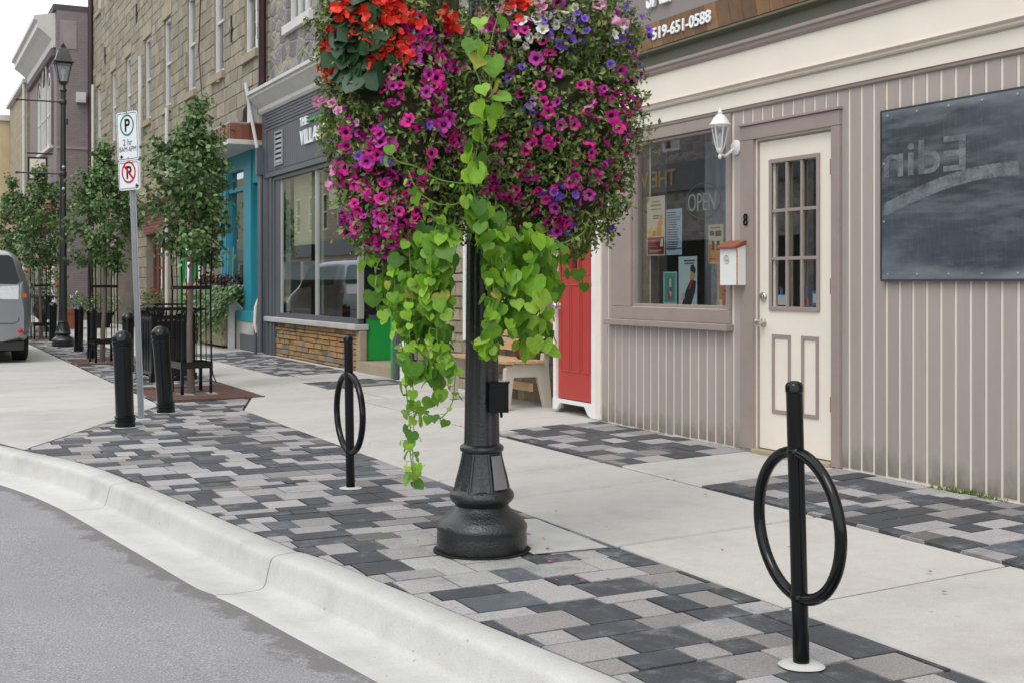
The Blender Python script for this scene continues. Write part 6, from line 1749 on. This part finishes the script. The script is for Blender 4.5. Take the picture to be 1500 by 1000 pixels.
        f.build('begonia_cluster', M_beg, t)
    if begonia:
        f = MB()
        for i in range(105):
            px = 520+rr.gauss(0, 26); py = rr.uniform(-60, 112)
            if px+py*.0 < 470: continue
            hit = ell_hit(E, O, ray(px, py), 1.02)
            if hit is None: continue
            p, nn = hit[1], hit[2]; p = p-ray(px, py).normalized()*rr.uniform(-.02, .03)
            s = rr.uniform(.075, .12); f.add(VL_V, VL_F, Matrix.Translation(p) @ rot_from((rr.gauss(-.2, .6), rr.gauss(-.3, .4), -.8), nn+rv(rr)*.3) @ Matrix.Diagonal((s*.85, s*1.1, s*.5, 1)))
        f.build('begonia_foliage', M_bleaf, t, smooth=60)
    return t

def P(s, ox, oy, sc_, k):
    v = [float(q) for q in s.split()]; return [(ox+v[i]/sc_, oy+v[i+1]/sc_, k) for i in range(0, len(v), 2)]
s3 = 10/3
LM = P('355 372 435 348 375 420 417 418 490 585 545 625 310 620 252 650 185 650 350 652 355 690 300 735 345 758 320 715 240 810 290 790 295 820 425 855 380 900 235 893 365 970 495 955 515 860 560 890 410 720 525 285 535 160 590 145 540 220 580 215 510 190 560 240 500 240 640 220 610 180 635 380 580 450 615 420 670 490 655 440 640 540 680 550 665 610 690 730 720 640 705 680 650 290 680 280 590 365 175 820 180 900 190 720 210 605 300 965 330 980 600 800 490 150 600 240 640 500 690 580 720 700 660 330 560 180', 450, 0, s3, 'm')
LM += P('130 825 140 915 110 910 50 500 90 385 60 495 765 310 150 540', 450, 0, s3, 'p')+P('285 260 370 625 250 760 380 785 600 612', 450, 0, s3, 'v')
LM += P('455 308 500 238 555 145 400 165 470 25 418 78 240 75 600 240 590 275 562 310 512 365 470 385 430 350 365 410 390 448 345 450 520 510 450 500 237 395 170 365 245 335 180 265 260 265 215 290 330 160 170 85 575 30 320 150 405 275 235 190 255 240 200 300 445 330 490 345 375 440 520 400', 460, 250, 4, 'm')
RM = P('200 295 148 235 240 258 295 145 250 135 418 255 350 285 465 358 370 418 450 497 410 550 275 460 165 460 768 352 600 555 645 585 685 465 720 490 745 450 665 445 540 610 475 612 360 635 298 730 330 700 410 708 612 700 627 748 700 700 175 700 160 775 145 872 80 800 160 940 280 865 320 875 545 870 520 890 640 860 605 790 690 800 745 860 765 900 770 930 780 700 790 740 815 470 840 505 810 565 755 620 790 650 250 975 350 945 400 980 195 950 825 385 870 370 835 322 785 550 720 570 675 985 610 955 150 130 460 15 570 415', 680, 0, s3, 'm')
RM += P('655 20 780 120 823 258 100 130 75 80 120 75 380 40 230 45 180 20 5 150 125 800 615 510 85 160 690 30 740 105', 680, 0, s3, 'p')
RM += P('120 158 195 160 220 388 490 220 535 190 465 225 510 145 595 150 590 90 515 90 420 165 395 95 780 45 870 82 910 145 768 190 803 230 730 210 320 515 335 550 440 940 465 965 830 70 715 315 928 180 870 310 285 325 555 60 790 30 905 165', 680, 0, s3, 'v')
RM += P('20 50 285 100 385 140 265 185 320 185 300 225 410 78 490 60 540 38 738 170 365 178 500 70', 680, 0, s3, 'w')
RM += P('333 45 355 120 400 140 460 170 500 200 638 175 577 240 690 225 495 38 545 50 815 40 780 70 930 35 650 360 700 355 725 325 768 310 655 305 965 180 450 265 90 30 180 105 380 130', 640, 250, 4, 'm')+P('687 125 715 160 740 100 765 365 690 435', 640, 250, 4, 'v')
BG = [(450+a/s3, b/s3) for a, b in ((90, 240), (130, 215), (230, 80), (275, 45), (180, 130), (235, 165), (300, 95), (310, 150), (395, 105), (355, 30), (330, 210), (385, 205), (415, 240), (500, 85), (455, 45), (400, 25), (455, 195), (325, 300), (465, 290), (100, 345), (130, 370), (690, 80), (700, 130), (670, 90), (150, 60), (430, 0), (330, -20), (250, 0), (200, 20), (520, 110), (345, 240))]
lcx, lcy, rcx, rcy = 2.03, 5.18, 2.83, 5.18
EL = [((lcx, lcy, 2.02), (.325, .50)), ((lcx-.03, lcy, 2.38), (.32, .26)), ((lcx+.0, lcy-.03, 1.60), (.25, .24)), ((lcx+.24, lcy-.10, 1.94), (.16, .44))]
ER = [((rcx, rcy, 2.08), (.40, .52)), ((rcx-.01, rcy, 2.44), (.415, .27)), ((rcx+.03, rcy-.02, 1.68), (.30, .26)), ((rcx-.27, rcy-.08, 2.02), (.17, .44))]
lb_ = basket('hanging_flower_basket', 'left hanging basket with red begonias above magenta petunias and lime vines below', lcx, lcy, EL, LM, 5, 17000, 70, BG)
rb_ = basket('hanging_flower_basket', 'right hanging basket with purple, white and magenta petunias and lime vines below', rcx, rcy, ER, RM, 9, 23000, 90, [(758, 4), (770, 6)])

def vine(par, pts, depth, ls, seed, step=.034, spread=.05, face=1):
    """pts in picture position; depth = distance from camera -> real 3-d polyline"""
    rr = random.Random(seed)
    W = []
    for i, (px, py) in enumerate(pts):
        dd = depth[0]+(depth[1]-depth[0])*i/max(1, len(pts)-1)
        W.append(Vector((0, 0, CH))+ray(px, py)*dd)
    # resample smooth
    C = []
    for i in range(len(W)-1):
        p0, p1, p2, p3 = W[max(i-1, 0)], W[i], W[i+1], W[min(i+2, len(W)-1)]
        for k in range(6):
            t = k/6; C.append(.5*((2*p1)+(-p0+p2)*t+(2*p0-5*p1+4*p2-p3)*t*t+(-p0+3*p1-3*p2+p3)*t**3))
    C.append(W[-1])
    mb = MB(); mb.cur = 1; mb.tube(C, [.0035*(1-.5*i/len(C)) for i in range(len(C))], 5); mb.cur = 0
    L = 0; nxt = .01; side = 1
    cam = Vector((-.45, -.89, 0))
    for a, b in zip(C, C[1:]):
        seg = (b-a).length
        while nxt < L+seg:
            p = a+(b-a)*((nxt-L)/seg); nxt += step*rr.uniform(.7, 1.3); side = -side
            az = rr.uniform(-1.7, 1.7) if face else rr.uniform(-PI, PI)
            out = Matrix.Rotation(az, 3, 'Z') @ cam
            stalk = out*spread*rr.uniform(.4, 1.1)+Vector((0, 0, rr.uniform(-.3, .5)*spread))
            q = p+stalk
            mb.cur = 1; mb.tube([p, q], .0014, 3); mb.cur = 0
            n = out*.75+Vector((0, 0, .55))+rv(rr)*.28; d = Vector((0, 0, -1))+out*.35+rv(rr)*.38
            s = ls*rr.choice([.5, .65, .75, .85, .95, 1.1])
            mb.add(VL_V if rr.random() < .55 else VL2_V, VL_F, Matrix.Translation(q) @ rot_from(d, n) @ Matrix.Diagonal((s*rr.uniform(.85, 1.15), s, s*rr.uniform(.5, 2), 1)))
        L += seg
    mb.build('trailing_vine', [M_vleaf, M_vstem], par, smooth=70)
VR = random.Random(77)
LV = [([(575, 350), (580, 440), (590, 520), (598, 600), (604, 655), (605, 708)], (5.35, 5.35), .075),
      ([(598, 340), (604, 430), (610, 500), (612, 560)], (5.3, 5.35), .09), ([(622, 330), (628, 420), (632, 500), (640, 560)], (5.3, 5.3), .10),
      ([(645, 330), (645, 420), (648, 500), (650, 545)], (5.35, 5.3), .095), ([(560, 370), (562, 420), (570, 470)], (5.5, 5.5), .075),
      ([(590, 360), (592, 430), (600, 500)], (5.5, 5.45), .095), ([(612, 350), (618, 430), (620, 500)], (5.5, 5.5), .10), ([(636, 340), (640, 430), (645, 500), (650, 585)], (5.45, 5.4), .09),
      ([(652, 340), (655, 400), (655, 450)], (5.5, 5.5), .08), ([(660, 330), (655, 380), (640, 480), (645, 530)], (5.2, 5.25), .08),
      ([(568, 390), (585, 470), (604, 560), (606, 630)], (5.6, 5.5), .065), ([(602, 600), (625, 606), (645, 612), (662, 590), (666, 562), (668, 530)], (5.35, 5.3), .055),
      ([(640, 330), (615, 400), (600, 470), (605, 540)], (5.25, 5.3), .085), ([(655, 340), (635, 400), (625, 460)], (5.2, 5.25), .10), ([(598, 640), (603, 680), (606, 715)], (5.3, 5.3), .05)]
RV_ = [([(715, 330), (722, 400), (722, 460), (718, 515)], (5.25, 5.3), .095), ([(718, 330), (722, 400), (735, 450), (745, 490)], (5.35, 5.35), .10), ([(740, 330), (745, 400), (752, 460)], (5.4, 5.4), .115),
       ([(762, 330), (768, 400), (770, 460), (780, 515)], (5.5, 5.5), .115), ([(785, 340), (790, 400), (790, 460), (796, 515)], (5.6, 5.55), .105), ([(805, 350), (806, 390), (800, 440), (802, 500)], (5.7, 5.6), .085),
       ([(730, 350), (728, 420), (726, 480), (712, 522)], (5.5, 5.45), .09), ([(755, 340), (760, 400), (765, 450), (768, 510)], (5.65, 5.6), .105), ([(778, 340), (782, 390), (778, 440)], (5.45, 5.4), .12), ([(715, 290), (712, 350), (740, 390)], (5.3, 5.35), .10),
       ([(690, 500), (700, 512), (712, 520)], (5.35, 5.35), .06)]
FV = [([(706, 25), (700, 60), (695, 95), (705, 130), (700, 170), (690, 215), (688, 260), (696, 290), (704, 325), (712, 350)], (5.18, 5.2), .085), ([(735, 10), (722, 50), (715, 100), (722, 150), (705, 190), (695, 240), (690, 270), (684, 300)], (5.2, 5.2), .09),
      ([(568, 212), (580, 235), (610, 245), (640, 262), (668, 268), (690, 268)], (5.05, 5.15), .042), ([(598, 250), (612, 280), (640, 298), (665, 300), (685, 290)], (5.05, 5.15), .045), ([(620, 305), (640, 322), (665, 335), (690, 345)], (5.1, 5.2), .055),
      ([(700, 290), (690, 310), (672, 330), (650, 350)], (5.2, 5.25), .08)]
for i, (p, d, s) in enumerate(LV):
    vine(lb_, p, d, s*.76, 100+i, step=.024 if s > .07 else .032, spread=.035)
    if s > .08: vine(lb_, [(a+VR.gauss(0, 8), b+VR.gauss(0, 6)) for a, b in p][:VR.choice([3, 4, 4])], (d[0]+.06, d[1]+.06), s*.68, 130+i, step=.026, spread=.035)
for i, (p, d, s) in enumerate(RV_):
    vine(rb_, p, d, s*.8, 200+i, step=.025, spread=.035)
    if s > .09: vine(rb_, [(a+VR.gauss(4, 7), b+VR.gauss(0, 6)) for a, b in p][:VR.choice([3, 4, 4])], (d[0]+.08, d[1]+.08), s*.68, 230+i, step=.026, spread=.035)
for i, (p, d, s) in enumerate(FV): vine(rb_, p, d, s, 300+i, step=.05 if s > .06 else .045, spread=.03)
vine(rb_, [(822, 358), (840, 350), (855, 340), (862, 322)], (5.6, 5.6), .045, 400, step=.05, spread=.02)
vine(rb_, [(790, 345), (812, 352), (830, 362)], (5.5, 5.5), .07, 401, step=.05, spread=.02)
vine(lb_, [(556, 395), (545, 388), (537, 372)], (5.4, 5.4), .03, 402, step=.04, spread=.01)
# same habit on the far side of the baskets
def hang_back(par, cx, cy, n, seed):
    rr = random.Random(seed)
    for i in range(n):
        a = rr.uniform(-.3, PI*.75); x = cx+.18*math.cos(a); y = cy+.16*abs(math.sin(a))
        mb = MB(); z = 1.6; L = rr.uniform(.35, .6); mb.cur = 1; mb.tube([(x, y, z), (x+.02, y, z-L)], .003, 4); mb.cur = 0
        zz = z
        while zz > z-L:
            out = Vector((math.cos(rr.random()*6.28), math.sin(rr.random()*6.28), 0)); q = Vector((x, y, zz))+out*.04
            mb.add(VL_V, VL_F, Matrix.Translation(q) @ rot_from(Vector((0, 0, -1))+out*.4, out+Vector((0, 0, .5))) @ Matrix.Scale(.08*rr.uniform(.7, 1.1), 4)); zz -= .035
        mb.build('trailing_vine', [M_vleaf, M_vstem], par, smooth=70)
hang_back(lb_, lcx, lcy, 5, 1); hang_back(rb_, rcx, rcy, 6, 2)

# ================================================================== LIGHT, SKY, CAMERA
w = bpy.data.worlds.new('World'); sc.world = w; w.use_nodes = True
nt = w.node_tree; bg = nt.nodes['Background']
sky = nt.nodes.new('ShaderNodeTexSky'); sky.sky_type = 'NISHITA'; sky.sun_disc = False
SUN_EL, SUN_AZ = math.radians(58), math.radians(235)
sky.sun_elevation = SUN_EL; sky.sun_rotation = SUN_AZ; sky.air_density = 1.0; sky.dust_density = 4; sky.ozone_density = 1
hs_ = nt.nodes.new('ShaderNodeHueSaturation'); hs_.inputs['Saturation'].default_value = .12
gm = mixc(nt, .75, hs_.outputs[0], (14.0, 14.3, 14.8, 1))   # even cloud layer
nt.links.new(sky.outputs[0], hs_.inputs['Color']); nt.links.new(gm, bg.inputs[0]); bg.inputs[1].default_value = .10
sl = bpy.data.lights.new('sun', 'SUN'); sl.energy = .9; sl.angle = math.radians(25); sl.color = (1, .97, .93)
so = bpy.data.objects.new('sun', sl); COL.objects.link(so)
# light travels from the sky's sun: azimuth measured clockwise from +Y
dx, dy = math.sin(SUN_AZ), math.cos(SUN_AZ)
sd = Vector((dx*math.cos(SUN_EL), dy*math.cos(SUN_EL), math.sin(SUN_EL)))
so.rotation_euler = sd.to_track_quat('Z', 'Y').to_euler()
cam = bpy.data.cameras.new('camera'); co = bpy.data.objects.new('camera', cam); COL.objects.link(co)
cam.sensor_width = 36; cam.lens = 36*1787/1500; cam.shift_y = -85/1500; cam.clip_end = 1500; cam.clip_start = .05
co.location = (0, 0, 1.25); co.rotation_euler = (PI/2, 0, -math.radians(26.73)); sc.camera = co
sc.view_settings.view_transform = 'Standard'; sc.view_settings.look = 'None'; sc.view_settings.exposure = .33; sc.view_settings.gamma = 1
sc.cycles.max_bounces = 8; sc.cycles.transparent_max_bounces = 12
